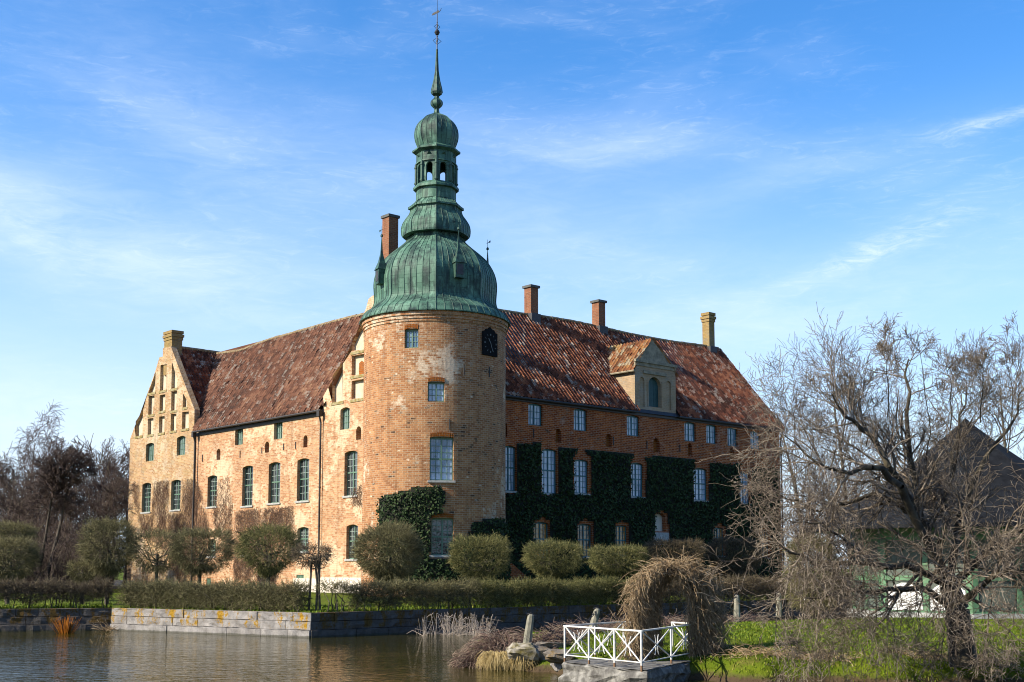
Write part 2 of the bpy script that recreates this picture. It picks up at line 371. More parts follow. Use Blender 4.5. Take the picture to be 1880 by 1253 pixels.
def copper_mat():
    m, t = material('green_copper_patina'); t.k, t.sat = .84, .92; tc = t.n('ShaderNodeTexCoord'); uv = tc.outputs['UV']; ob = tc.outputs['Object']
    b = t.n('ShaderNodeTexBrick', {'Vector': uv, 'Color1': c4((0, 0, 0)), 'Color2': c4((1, 1, 1)), 'Mortar': c4((.5, .5, .5)), 'Scale': 1.0, 'Mortar Size': .012, 'Mortar Smooth': .1,
                                   'Bias': 0.0, 'Brick Width': .62, 'Row Height': .5}, offset=.37)
    rnd = t.n('ShaderNodeSeparateColor', {0: b.outputs['Color']}).outputs[0]
    col = t.mix(rnd, (.050, .135, .090), (.105, .225, .155))
    f = t.noise(t.mapping(ob, (1, 1, .45)), 1.0, 7, .7)
    col = t.mix(t.math('MULTIPLY', t.ramp(f, .44, .62), .85), col, (.012, .027, .027))
    st = t.noise(t.mapping(ob, (2.4, 2.4, .22)), 1.4, 5, .7)
    col = t.mix(t.math('MULTIPLY', t.ramp(st, .46, .66), .7), col, (.014, .030, .032))
    hi = t.noise(t.mapping(ob, (1.6, 1.6, .6), (0, 0, 0), (7, 3, 1)), 1.2, 5, .7)
    col = t.mix(t.math('MULTIPLY', t.ramp(hi, .56, .74), .6), col, (.20, .38, .28))
    col = t.mix(t.math('MULTIPLY', b.outputs['Fac'], .55), col, (.03, .07, .055))
    finish(t, col, .58, t.math('ADD', t.math('MULTIPLY', b.outputs['Fac'], -.6), t.math('MULTIPLY', f, .5)), .02, metal=0.0, spec=.2); return m
M['copper'] = copper_mat()
M['copper_dark'] = plain('dark_weathered_copper', (.028, .06, .052), .55, .4, 3, c2=(.07, .15, .11), metal=.2)

def stone_mat(name, base, lich, lt=.53, lcol=(.50, .29, .03)):
    m, t = material(name); tc = t.n('ShaderNodeTexCoord'); uv = tc.outputs['UV']; ob = tc.outputs['Object']
    f = t.noise(ob, 2.2, 7, .68); fi = t.noise(ob, 14, 4, .6)
    br = t.n('ShaderNodeTexWhiteNoise', {'Vector': uv}, noise_dimensions='2D').outputs['Value']
    col = t.mix(t.ramp(f, .3, .7), tuple(x*.68 for x in base), tuple(min(1, x*1.18) for x in base))
    col = t.mix(t.math('MULTIPLY', t.ramp(fi, .5, .75), .35), col, (.09, .085, .08))
    col = t.mix(t.math('MULTIPLY', br, .45), col, t.mix(1.0, col, (.62, .58, .56), 'MULTIPLY'))
    v = t.noise(t.mapping(ob, (1.4, 1.4, .55)), 1.5, 7, .72)
    v = t.math('ADD', v, t.math('MULTIPLY', t.math('SUBTRACT', fi, .5), .35)); lf = t.ramp(v, lt, lt+.09)
    hz = t.n('ShaderNodeSeparateXYZ', {0: ob}).outputs[2]
    col = t.mix(t.math('MULTIPLY', t.math('MULTIPLY', lf, lich), t.ramp(hz, .28, .42)), col, t.mix(t.ramp(fi, .35, .65), lcol, tuple(x*.55 for x in lcol)))
    col = t.mix(t.math('MULTIPLY', t.ramp(t.math('ADD', hz, t.math('MULTIPLY', f, .10)), .15, .09), .7), col, (.05, .05, .03))
    finish(t, col, .9, t.math('ADD', f, t.math('MULTIPLY', fi, .4)), .06, spec=.25); return m
M['granite'] = stone_mat('lichened_granite', (.36, .345, .33), .9, .50)
M['granite_dark'] = stone_mat('shade_darkened_granite', (.12, .11, .10), .8, .47, (.17, .095, .015))  # darker granite copy: wall shade painted into the stone, under real ochre lichen
M['granite_rough'] = stone_mat('mossy_fieldstone', (.25, .225, .19), .35)
M['granite_post'] = plain('grey_green_granite', (.25, .245, .19), .9, .25, 5, c2=(.36, .34, .27), bump=.02)
M['moss_stone'] = plain('moss_and_lichen_stone', (.22, .18, .05), .95, .4, 5, c2=(.38, .35, .30), bump=.05)
M['concrete'] = plain('worn_platform_stone', (.16, .15, .135), .92, .55, 2.5, bump=.08, fine=6, c2=(.36, .35, .32))
M['white_paint'] = plain('white_fence_paint', (.80, .79, .74), .55, .16, 6, c2=(.95, .95, .93))
M['rust'] = plain('rusty_iron', (.20, .12, .07), .8, .3, 8)

def veg(name, cols, scale=3.0, rough=.8, big=.6, k=.75):
    m, t = material(name); t.k = k; ob = t.n('ShaderNodeTexCoord').outputs['Object']
    a = t.noise(ob, scale, 3, .6); b = t.noise(ob, big, 4, .6)
    r = t.n('ShaderNodeNewGeometry').outputs['Random Per Island']
    f = t.math('ADD', t.math('MULTIPLY', r, .5), t.math('ADD', t.math('MULTIPLY', a, .3), t.math('MULTIPLY', b, .2)))
    n = len(cols); finish(t, t.cramp(f, [(.2+.6*i/(n-1), c) for i, c in enumerate(cols)]), rough, spec=.25); return m
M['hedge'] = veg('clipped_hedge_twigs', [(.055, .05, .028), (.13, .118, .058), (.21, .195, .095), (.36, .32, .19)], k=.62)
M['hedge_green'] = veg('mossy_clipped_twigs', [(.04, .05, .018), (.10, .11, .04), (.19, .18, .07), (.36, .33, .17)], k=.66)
M['hedge_dark'] = veg('shade_dimmed_clipped_twigs', [(.05, .038, .028), (.09, .07, .05), (.14, .115, .07), (.20, .165, .11)])  # darker copy of the clipped twigs, with shade put into the colour
M['bark'] = plain('grey_lichened_bark', (.085, .07, .05), .95, .4, 5, c2=(.15, .135, .10), bump=.04)
M['bark_apple'] = plain('mossy_apple_bark', (.04, .033, .025), .95, .4, 4, c2=(.11, .092, .06), bump=.05)
M['twig_apple'] = veg('apple_twigs', [(.05, .04, .03), (.12, .095, .07), (.22, .18, .14), (.36, .31, .25)], 1.5)
M['twig_far'] = veg('far_twigs', [(.05, .037, .035), (.085, .06, .052), (.12, .09, .075)], .5)
M['twig_birch'] = veg('birch_twigs', [(.075, .055, .06), (.12, .095, .095), (.15, .12, .11)], .5)
M['twig_red'] = veg('reddish_wood_twigs', [(.045, .032, .030), (.08, .058, .052), (.12, .09, .075), (.10, .09, .055)], .5)
M['bark_far'] = plain('dark_trunk_bark', (.06, .048, .04), .95, .4, 2, c2=(.12, .10, .075))
M['ivy'] = veg('dark_ivy_leaves', [(.010, .022, .008), (.022, .042, .014), (.035, .06, .02), (.06, .085, .035)])
M['ivy_back'] = plain('ivy_stems', (.012, .014, .008), .95, .3, 4)
M['creeper'] = veg('leafless_creeper', [(.10, .055, .035), (.17, .10, .065), (.20, .13, .10), (.25, .18, .14)], k=.6)
M['arch_twig'] = veg('dry_climber_stems', [(.16, .105, .06), (.30, .215, .13), (.42, .32, .205), (.52, .42, .29)], 2.5)
M['heather'] = veg('purple_brown_brush', [(.08, .05, .042), (.15, .095, .08), (.23, .175, .135), (.33, .27, .21)])
M['straw'] = veg('dry_straw_grass', [(.34, .25, .11), (.54, .42, .21), (.70, .58, .34)])
M['reed'] = veg('dead_reeds', [(.24, .20, .16), (.40, .34, .28), (.52, .46, .40)])
M['willow'] = veg('orange_willow_rods', [(.16, .06, .02), (.30, .11, .025), (.38, .17, .05)])
M['grass'] = veg('spring_grass_blades', [(.05, .085, .010), (.095, .155, .015), (.15, .21, .022), (.25, .24, .06)], 1.0, .7, .35)

def ground_mat():
    m, t = material('lawn_ground'); ob = t.n('ShaderNodeTexCoord').outputs['Object']
    f = t.noise(ob, .5, 6, .65); g = t.noise(ob, 7, 4, .6)
    col = t.mix(t.ramp(f, .35, .65), (.085, .125, .018), (.15, .19, .03))
    col = t.mix(t.math('MULTIPLY', t.ramp(g, .4, .7), .6), col, (.055, .07, .015))
    col = t.mix(t.math('MULTIPLY', t.ramp(t.noise(ob, .9, 5, .7), .55, .7), .6), col, (.20, .16, .06))
    z = t.n('ShaderNodeSeparateXYZ', {0: ob}).outputs[2]
    col = t.mix(t.ramp(t.math('ADD', z, t.math('MULTIPLY', g, .3)), .44, .24), col, (.085, .062, .04))
    finish(t, col, .95, g, .08, spec=.1); return m
M['lawn'] = ground_mat()
def water_mat():
    m, t = material('moat_water'); ob = t.n('ShaderNodeTexCoord').outputs['Object']
    a = t.noise(t.mapping(ob, (.8, 1.5, 1)), 1.9, 3, .55, .6)
    b = t.noise(t.mapping(ob, (.8, 1.3, 1), (0, 0, .5)), 5.0, 2, .5, .4)
    calm = t.ramp(t.noise(t.mapping(ob, (.06, .11, 1)), 1.0, 2, .5), .3, .7)
    h = t.math('ADD', t.math('MULTIPLY', a, .8), t.math('MULTIPLY', b, .36))
    wx = t.n('ShaderNodeSeparateXYZ', {0: ob}).outputs[0]          # a breeze ruffles the open water on the left
    h = t.math('MULTIPLY', h, t.math('ADD', t.math('ADD', .55, t.math('MULTIPLY', calm, .6)), t.math('MULTIPLY', t.ramp(wx, -8, -16), .7)))
    finish(t, (0, 0, 0), .02, h, .034, spec=.5, **{'IOR': 1.333, 'rgb': (.042, .038, .009)}); return m
M['water'] = water_mat()

# ================================================================== the castle
GZ = 1.0                                   # ground round the castle
EAVE_L, EAVE_R, RIDGE = 15.15, 15.45, 23.6
castle = thing('castle', 'brick castle with tiled roofs and a round corner tower under a green copper dome', 'castle', (CORNER.x, CORNER.y, GZ))

def rect_px(fr, x0, x1, y0, y1):
    xm, ym = (x0+x1)/2, (y0+y1)/2
    a = sorted((fr.un(x0, ym)[0], fr.un(x1, ym)[0]))
    return a[0], a[1], fr.un(xm, y1)[1], fr.un(xm, y0)[1]
def arched(a0, a1, z0, z1, rise, n=8):
    """rectangle with a segmental top that reaches z1"""
    w = (a1-a0)/2; c = (a0+a1)/2; rad = (w*w+rise*rise)/(2*rise); th = math.asin(min(1, w/rad)) if rise <= w else math.pi/2
    pts = [(a0, z0), (a1, z0)]
    for k in range(n+1):
        f = th-2*th*k/n
        pts.append((c+rad*math.sin(f), z1-rad+rad*math.cos(f)))
    return pts
def wall_face(mb, fr, outer, holes, d0=0.0):
    """holes: list of (polygon, depth, mb_for_back or None)"""
    loops = [outer]+[h[0] for h in holes]
    tri = tessellate_polygon([[Vector((a, z, 0)) for a, z in lp] for lp in loops])
    flat = [p for lp in loops for p in lp]
    mb.add([fr.P(a, z, d0) for a, z in flat], [tuple(t) for t in tri], flat)
    for poly, dep, back in holes:
        n = len(poly)
        for i in range(n):
            (a0, z0), (a1, z1) = poly[i], poly[(i+1) % n]
            u0 = a0+z0*.3; u1 = u0+abs(a1-a0)
            mb.quad(fr.P(a0, z0, d0), fr.P(a1, z1, d0), fr.P(a1, z1, d0+dep), fr.P(a0, z0, d0+dep),
                    [(0, z0), (u1-u0, z1), (u1-u0, z1+.001), (dep, z0)] if abs(z1-z0) < abs(a1-a0) else [(0, z0), (0, z1), (dep, z1), (dep, z0)])
        if back is not None:
            t2 = tessellate_polygon([[Vector((a, z, 0)) for a, z in poly]])
            back.add([fr.P(a, z, d0+dep) for a, z in poly], [tuple(t) for t in t2], poly)
def bar(mb, fr, a0, a1, z0, z1, d0, d1):
    mb.box(fr.P((a0+a1)/2, (z0+z1)/2, (d0+d1)/2), fr.a*((a1-a0)/2), fr.out*((d1-d0)/2), UP*((z1-z0)/2))
def window(fr, a0, a1, z0, z1, dep, glass, paint, barmat, style='small', sill=True, label=None):
    """frame with glazing bars, pane behind and a sill below"""
    f = MB(); wd = a1-a0; h = z1-z0; fw = min(.085, wd*.09)
    o = .03
    bar(f, fr, a0-o, a0+fw, z0, z1, dep, dep+.07); bar(f, fr, a1-fw, a1+o, z0, z1, dep, dep+.07)
    bar(f, fr, a0+fw, a1-fw, z0, z0+fw, dep+.002, dep+.07); bar(f, fr, a0+fw, a1-fw, z1-fw*1.5, z1+o, dep+.002, dep+.07)
    c = (a0+a1)/2
    bar(f, fr, c-.045, c+.045, z0+fw, z1-fw, dep-.012, dep+.055)
    zs = [z0+fw, z1-fw*1.5]
    if style in ('tall', 'cross'):
        zt = z0+h*(.52 if style == 'tall' else .50)
        bar(f, fr, a0+fw, a1-fw, zt-.05, zt+.05, dep-.006, dep+.06); zs = [z0+fw, zt, z1-fw*1.5]
    fo = f.build('window', paint, castle)
    if label: fo['label'] = label
    g = MB(); nr = 3
    if style == 'tall': nr = 4 if h > 3.4 else 3
    for zi in range(len(zs)-1):
        for k in range(1, nr):
            z = zs[zi]+(zs[zi+1]-zs[zi])*k/nr
            bar(g, fr, a0+fw, a1-fw, z-.017, z+.017, dep+.008, dep+.045)
    for q in (.25, .75):
        x = a0+wd*q+(.02 if q < .5 else -.02)
        bar(g, fr, x-.017, x+.017, z0+fw, z1-fw, dep+.012, dep+.04)
    g.build('glazing_bars', barmat, fo)
    p = MB(); d = dep+.05
    p.add([fr.P(a0, z0, d), fr.P(a1, z0, d), fr.P(a1, z1+o, d), fr.P(a0, z1+o, d)], [(0, 1, 2, 3)], [(a0, z0), (a1, z0), (a1, z1), (a0, z1)])
    p.build('pane', glass, fo)
    if sill:
        s = MB(); bar(s, fr, a0-.12, a1+.12, z0-.13, z0+.01, -.09, dep); s.build('sill', M['sill'], fo)
    return fo

# ---- sunny facade
W_SUN = [  # x0,x1,y0,y1,style
 (268, 282.4, 813.7, 847, 'small'), (324.7, 340.2, 801, 836, 'small'), (431.6, 446, 782.5, 817.2, 'small'), (503, 518.7, 770, 806.4, 'small'),
 (624.8, 641.9, 748.5, 788.7, 'small'),
 (260.7, 276.6, 887, 940.7, 'tall'), (314, 331.5, 881.3, 936.4, 'tall'), (381, 398.2, 873.2, 930.6, 'tall'), (444.8, 464, 855.4, 929.2, 'tall'),
 (493, 514.3, 849, 924, 'tall'), (545.4, 567.3, 842, 920, 'tall'), (632.2, 656, 828, 910.5, 'tall'),
 (545.8, 566.5, 968, 1013, 'tall'), (635.8, 657, 963.4, 1026.9, 'tall'), (444, 458, 988, 1020, 'small'), (382, 396, 990, 1022, 'small')]
LOOP_SUN = [(397.7, 404.5, 824, 845), (486.4, 494, 811, 831.3), (557, 564.5, 799.6, 821.8), (653.8, 662.9, 783, 807.8)]
MID_D = .10
FLM = Frame(CORNER+RV*MID_D, LV, -RV)
T0, T1, T2 = FL.un(592, 900)[0], FL.un(356.5, 900)[0], FL.un(236, 950)[0]
def px_poly(fr, pts): return [fr.un(x, y) for x, y in pts]

near_out = [(3.0, GZ-.3), (T0, GZ-.3)]+px_poly(FL, [(593, 752), (593.5, 728), (602.5, 712), (629.7, 668.5), (651.4, 619.7), (660, 595), (672, 566), (676.6, 549), (684, 543)])
apz = near_out[-1][1]; apt = near_out[-1][0]
ta = 6.85
near_out += [(2*ta-apt, apz), (2*ta-near_out[-4][0], near_out[-4][1]), (3.0, near_out[-6][1])]
far_out = [(T1, GZ-.3), (T2, GZ-.3)]+px_poly(FL, [(238.8, 806), (247, 784), (255, 766), (271.5, 720), (285, 682), (292.7, 656.3), (298.7, 655), (299, 640), (313.6, 636), (328.5, 676.7), (344.8, 720), (357, 752)])
mid_out = [(T0, GZ-.3), (T1, GZ-.3), (T1, EAVE_L), (T0, EAVE_L)]

Z3 = lambda x, y: (220+x/3.686, 560+y/3.686)
Z5 = lambda x, y: (580+x/4.176, 560+y/4.176)
def npoly(conv, pts): return px_poly(FL, [conv(*p) for p in pts])
far_n = [npoly(Z3, q) for q in [
 [(107, 893), (107, 790), (158, 712), (152, 880)], [(188, 882), (190, 770), (228, 765), (224, 872)],
 [(192, 745), (195, 618), (235, 612), (231, 740)], [(192, 598), (243, 452), (238, 590)],
 [(264, 870), (266, 757), (304, 752), (300, 862)], [(268, 722), (270, 612), (308, 605), (304, 715)],
 [(270, 582), (276, 408), (318, 402), (312, 575)], [(343, 856), (345, 740), (383, 735), (380, 850)],
 [(346, 718), (349, 588), (388, 580), (385, 712)], [(348, 570), (353, 385), (388, 505), (386, 562)],
 [(420, 842), (422, 726), (467, 722), (465, 835)], [(425, 697), (428, 598), (455, 650), (453, 692)]]]
near_n = [npoly(Z3, [(1437, 662), (1440, 480), (1506, 388), (1508, 652)])] + [npoly(Z5, q) for q in [
 [(275, 352), (278, 265), (362, 140), (365, 345)], [(273, 540), (275, 392), (372, 375), (372, 530)], [(272, 722), (273, 585), (372, 567), (372, 712)]]]
far_loops = [npoly(Z3, q) for q in [[(208, 745), (209, 690), (219, 671), (229, 688), (229, 741)], [(364, 715), (365, 660), (376, 641), (387, 656), (386, 711)]]]
near_loops = [npoly(Z5, [(306, 533), (307, 445), (328, 425), (350, 442), (350, 527)])]

wn, wm, wf = MB(), MB(), MB(); backs, loopb = MB(), MB()
Hn, Hm, Hf = [], [], []
sun_windows = []
for (x0, x1, y0, y1, st) in W_SUN:
    fr, lst = (FL, Hn) if x0 > 592 else ((FLM, Hm) if x0 > 357 else (FL, Hf))
    a0, a1, z0, z1 = rect_px(fr, x0, x1, y0, y1)
    lst.append((arched(a0, a1, z0, z1, .14), .34, None)); sun_windows.append((fr, a0, a1, z0, z1, st))
for (x0, x1, y0, y1) in LOOP_SUN:
    fr, lst = (FL, Hn) if x0 > 592 else (FLM, Hm)
    a0, a1, z0, z1 = rect_px(fr, x0, x1, y0, y1)
    lst.append((arched(a0, a1, z0, z1, (a1-a0)*.5), .7, None)); m_ = MB(); m_.prism(arched(a0-.02, a1+.02, z0-.02, z1+.02, (a1-a0)*.5), fr, .69, .75); m_.build('loophole', M['niche_brick'], castle)
# cellar hatches
hatch = [rect_px(FLM, 544, 557.6, 1055.6, 1075), rect_px(FLM, 379, 387, 1062, 1075)]
for a0, a1, z0, z1 in hatch: Hm.append(([(a0, z0), (a1, z0), (a1, z1), (a0, z1)], .15, None))
for q in near_n: Hn.append((q, .30, None))
for q in far_n: Hf.append((q, .30, None))
wall_face(wn, FL, near_out, Hn); wall_face(wm, FLM, mid_out, Hm); wall_face(wf, FL, far_out, Hf)
# thickness of the gable parapets
for mbx, out in ((wn, near_out), (wf, far_out)):
    for i in range(1, len(out)):
        (a0, z0), (a1, z1) = out[i], out[(i+1) % len(out)]
        mbx.quad(FL.P(a0, z0), FL.P(a1, z1), FL.P(a1, z1, .55), FL.P(a0, z0, .55), [(0, z0), (0, z1), (.55, z1), (.55, z0)])
    tri = tessellate_polygon([[Vector((a, z, 0)) for a, z in out]])
    mbx.add([FL.P(a, z, .55) for a, z in out], [tuple(t)[::-1] for t in tri], out)
wn.build('gable_wall', M['brick_sun'], castle)['label'] = 'sunlit gable wall beside the round tower'
wf.build('gable_wall', M['brick_gable'], castle)['label'] = 'far gable wall with recessed panels and yellow lichen'
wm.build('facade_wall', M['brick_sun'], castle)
nbs = []
for q in far_n+near_n:
    m_ = MB(); m_.prism(q, FL, .30, .34); nbs.append(m_.build('gable_recess', M['render'], castle))
for q in far_loops+near_loops:
    m_ = MB(); m_.prism(q, FL, .285, .31); c_ = np.mean(q, 0)
    own = [o for o, p in zip(nbs, far_n+near_n) if in_poly([c_], p)[0]]
    m_.build('loophole', M['niche_brick'], own[0] if own else castle)
for (fr, a0, a1, z0, z1, st) in sun_windows:
    gl = M['glass_grey'] if z0 > 11 else M['glass_sun']
    window(fr, a0, a1, z0, z1, .26, gl, M['frame_green'], M['frame_green'] if z0 > 11 else M['muntin_white'], st, sill=z0 < 11)
for a0, a1, z0, z1 in hatch:
    h = MB(); bar(h, FLM, a0, a1, z0, z1, .08, .13)
    for k in range(5): x = a0+(a1-a0)*(k+.5)/5; bar(h, FLM, x-.03, x+.03, z0+.05, z1-.05, .06, .08)
    h.build('cellar_hatch', M['frame_green'], castle)
# lichened ledges under the recesses
for q, nb in zip(far_n+near_n, nbs):
    ld = MB(); a0, a1 = min(p[0] for p in q), max(p[0] for p in q); z = min(p[1] for p in q)
    bar(ld, FL, a0-.1, a1+.1, z-.20, z+.01, -.05, .25)
    ld.build('recess_ledge', M['lichen_ledge'], nb)
# whitewashed plinth
pl = MB(); bar(pl, FL, 3.0, T0-.02, GZ-.2, GZ+1.15, -.05, .2); bar(pl, FLM, T0-.02, FLM.un(540, 1060)[0], GZ-.2, GZ+1.05, -.05, .2)
pl.build('plinth', M['plinth'], castle)
# iron wall anchors
for x, y0, y1 in [(372, 835, 848), (441, 828, 841), (481, 822, 833), (521, 815, 827), (543, 812, 824)]:
    a, z0 = FLM.un(x, y1); z1 = FLM.un(x, y0)[1]; an = MB(); bar(an, FLM, a-.035, a+.035, z0, z1, -.05, .02); an.build('wall_anchor', M['iron'], castle)
for x, y0, y1 in [(979.5, 788, 804), (1126, 802, 818), (1187.5, 810, 825), (1248, 817, 830), (1385, 830, 845), (1362, 834, 848)]:
    a, z0 = FR.un(x, y1); z1 = FR.un(x, y0)[1]; an = MB(); bar(an, FR, a-.035, a+.035, z0, z1, -.05, .02); an.build('wall_anchor', M['iron'], castle)

# ---- shaded facade
S1 = FR.un(1433, 900)[0]
W_SH = [(970, 996.2, 741.3, 781.5, 'small'), (1053.4, 1078, 751, 791.3, 'small'), (1150.8, 1174, 763, 800.9, 'small'), (1256.9, 1277.7, 775.5, 810.7, 'small'),
 (1296.8, 1316, 780, 814.9, 'small'), (1335.8, 1354.3, 785.4, 819.6, 'small'), (1378, 1396, 792, 824.7, 'small'),
 (924, 947.7, 818.7, 902, 'tall'), (994.7, 1022.7, 824.7, 906.6, 'tall'), (1054.3, 1080.2, 844, 906.6, 'tall'), (1158.6, 1181.5, 850, 912.6, 'tall'),
 (1273.8, 1298.6, 859.8, 919.4, 'tall'), (1357.3, 1376.6, 867, 924.5, 'tall'),
 (979.8, 1008, 958.7, 1024, 'tall'), (1060.9, 1087, 962.3, 1022.8, 'tall'), (1129.4, 1152.6, 964.7, 1022, 'tall'), (1310.5, 1329.8, 969, 1022, 'tall'), (1395, 1412, 974, 1024, 'tall')]
LOOP_SH = [(926.8, 931.3, 777, 802), (1020, 1030, 787.5, 812.8), (1112.4, 1123.4, 797, 821.7), (1199.4, 1211.3, 805, 830.7), (1262.8, 1270.9, 814, 836.6), (1340, 1347.7, 823, 842.6)]
ws = MB(); Hs = []; shw = []; nbk = MB()
for (x0, x1, y0, y1, st) in W_SH:
    a0, a1, z0, z1 = rect_px(FR, x0, x1, y0, y1); Hs.append((arched(a0, a1, z0, z1, .13), .24, None)); shw.append((a0, a1, z0, z1, st))
for (x0, x1, y0, y1) in LOOP_SH:
    a0, a1, z0, z1 = rect_px(FR, x0, x1, y0, y1); Hs.append((arched(a0, a1, z0, z1, (a1-a0)*.48), .35, None)); m_ = MB(); m_.prism(arched(a0-.02, a1+.02, z0-.02, z1+.02, (a1-a0)*.48), FR, .34, .4); m_.build('loophole', M['niche_brick'], castle)
na = rect_px(FR, 1201, 1222, 942, 976); Hs.append((arched(na[0], na[1], na[2], na[3], .3), .4, None))
wall_face(ws, FR, [(3.0, GZ-.3), (S1, GZ-.3), (S1, EAVE_R), (3.0, EAVE_R)], Hs)
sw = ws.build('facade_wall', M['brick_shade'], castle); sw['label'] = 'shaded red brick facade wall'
for (a0, a1, z0, z1, st) in shw:
    low = z0 < 5.5
    window(FR, a0, a1, z0, z1, .17, M['glass_low'] if low else M['glass_shade'], M['frame_teal'], M['frame_teal'], st, sill=z0 < 11)
nn = MB(); bar(nn, FR, na[0]-.02, na[1]+.02, na[2], na[3]+.02, .38, .45); nn.build('wall_niche', M['plinth'], castle)
pn = rect_px(FR, 1199.4, 1227.7, 978, 1001); pp = MB(); bar(pp, FR, *pn, -.06, .1)
bar(pp, FR, pn[0]+.12, pn[1]-.12, pn[2]+.12, pn[3]-.12, -.085, -.06); pp.build('stone_tablet', M['sill'], castle)
# other outer walls, seen only from the side
ex = MB()
def wall_strip(p0, p1, z0, z1):
    p0, p1 = Vector(p0), Vector(p1); l = (p1-p0).length
    ex.quad(p0+UP*z0, p1+UP*z0, p1+UP*z1, p0+UP*z1, [(0, z0), (l, z0), (l, z1), (0, z1)])
WW = 13.7
pR = CORNER+RV*S1
wall_strip(pR, pR+LV*WW, GZ-.3, EAVE_R); wall_strip(pR+LV*WW, CORNER+LV*WW, GZ-.3, EAVE_R)
ex.add([pR+UP*EAVE_R, pR+LV*WW+UP*EAVE_R, pR+LV*WW/2+UP*(RIDGE)], [(0, 1, 2)], [(0, 0), (WW, 0), (WW/2, 8)])
pF = CORNER+LV*T2; wall_strip(pF, pF+RV*S1, GZ-.3, EAVE_L); wall_strip(pF+RV*S1, pF+RV*S1-LV*WW, GZ-.3, EAVE_L)
ex.build('rear_wall', M['brick_shade'], castle)

# ---- round tower
TR = 4.9
TC = Vector((CORNER.x, CORNER.y, 0))
def on_tower(x, y, r=TR):
    d = ray(x, y); o = CAMP-TC; a = d.x**2+d.y**2; b = 2*(o.x*d.x+o.y*d.y); c = o.x**2+o.y**2-r*r
    k = (-b-math.sqrt(max(0, b*b-4*a*c)))/(2*a); p = CAMP+d*k-TC
    return math.atan2(p.x, -p.y), p.z
def trect(x0, x1, y0, y1):
    xm, ym = (x0+x1)/2, (y0+y1)/2
    return on_tower(x0, ym)[0], on_tower(x1, ym)[0], on_tower(xm, y1)[1], on_tower(xm, y0)[1]
W_T = [(742.8, 768, 604.3, 639, 'small'), (785.2, 816.4, 701.3, 737.7, 'small'), (788.8, 832.6, 803, 882.7, 'cross'), (791.9, 832.6, 951.7, 1020, 'cross')]
TH = [trect(*q[:4]) for q in W_T]
TTOP = 19.55
ths = sorted(set(np.linspace(-math.pi, math.pi, 121).tolist()+[v for h in TH for v in h[:2]]))
zss = sorted(set(np.linspace(GZ-.3, TTOP-.55, 24).tolist()+[v for h in TH for v in h[2:]]))
tw = MB()
TPt = lambda th, z, r=TR: TC+Vector((r*math.sin(th), -r*math.cos(th), z))
nv = len(zss)
tw.add([TPt(th, z) for th in ths for z in zss],
       [(i*nv+j, (i+1)*nv+j, (i+1)*nv+j+1, i*nv+j+1) for i in range(len(ths)-1) for j in range(nv-1)
        if not any(h[0]-1e-6 <= (ths[i]+ths[i+1])/2 <= h[1]+1e-6 and h[2] <= (zss[j]+zss[j+1])/2 <= h[3] for h in TH)],
       [(th*TR, z) for th in ths for z in zss])
for h in TH:      # reveals
    for th in h[:2]:
        tw.quad(TPt(th, h[2]), TPt(th, h[3]), TPt(th, h[3], TR-.35), TPt(th, h[2], TR-.35), [(0, h[2]), (0, h[3]), (.35, h[3]), (.35, h[2])])
    m = 5
    for z in h[2:]:
        for k in range(m):
            t0, t1 = h[0]+(h[1]-h[0])*k/m, h[0]+(h[1]-h[0])*(k+1)/m
            tw.quad(TPt(t0, z), TPt(t1, z), TPt(t1, z, TR-.35), TPt(t0, z, TR-.35), [(t0*TR, z), (t1*TR, z), (t1*TR, z+.3), (t0*TR, z+.3)])
cor = [(TR, TTOP-.55), (TR+.05, TTOP-.54), (TR+.05, TTOP-.36), (TR+.11, TTOP-.35), (TR+.11, TTOP-.14), (TR+.18, TTOP-.13), (TR+.18, TTOP+.15), (TR-.6, TTOP+.16)]
tw.lathe(cor, TC, 96)
for i in range(len(tw.uv)-97*len(cor), len(tw.uv)): tw.uv[i] = (tw.uv[i][0]*TR/3, tw.uv[i][1])
two = tw.build('tower_wall', M['brick_tower'], castle)
for h, q in zip(TH, W_T):
    tm = (h[0]+h[1])/2
    fr = Frame(TPt(tm, 0), Vector((math.cos(tm), math.sin(tm), 0)), Vector((math.sin(tm), -math.cos(tm), 0)))
    hw = TR*math.sin((h[1]-h[0])/2)
    window(fr, -hw, hw, h[2], h[3], .20, M['glass_sun'] if h[2] < 6 else M['glass_shade'], M['frame_green'], M['frame_green'], q[4], sill=q[4] == 'cross')
    # soldier-course lintel
    l = MB(); nbk_ = int(2*hw/.105)
    for k in range(nbk_):
        a = -hw+2*hw*(k+.5)/nbk_; rise = .10*(1-(a/hw)**2)
        sg = TR-math.sqrt(TR*TR-a*a)
        l.box(fr.P(a, h[3]+.10+rise, sg-.02+.08), fr.a*.045, fr.out*.10, UP*.135)
    l.build('brick_arch', M['niche_brick'], two)
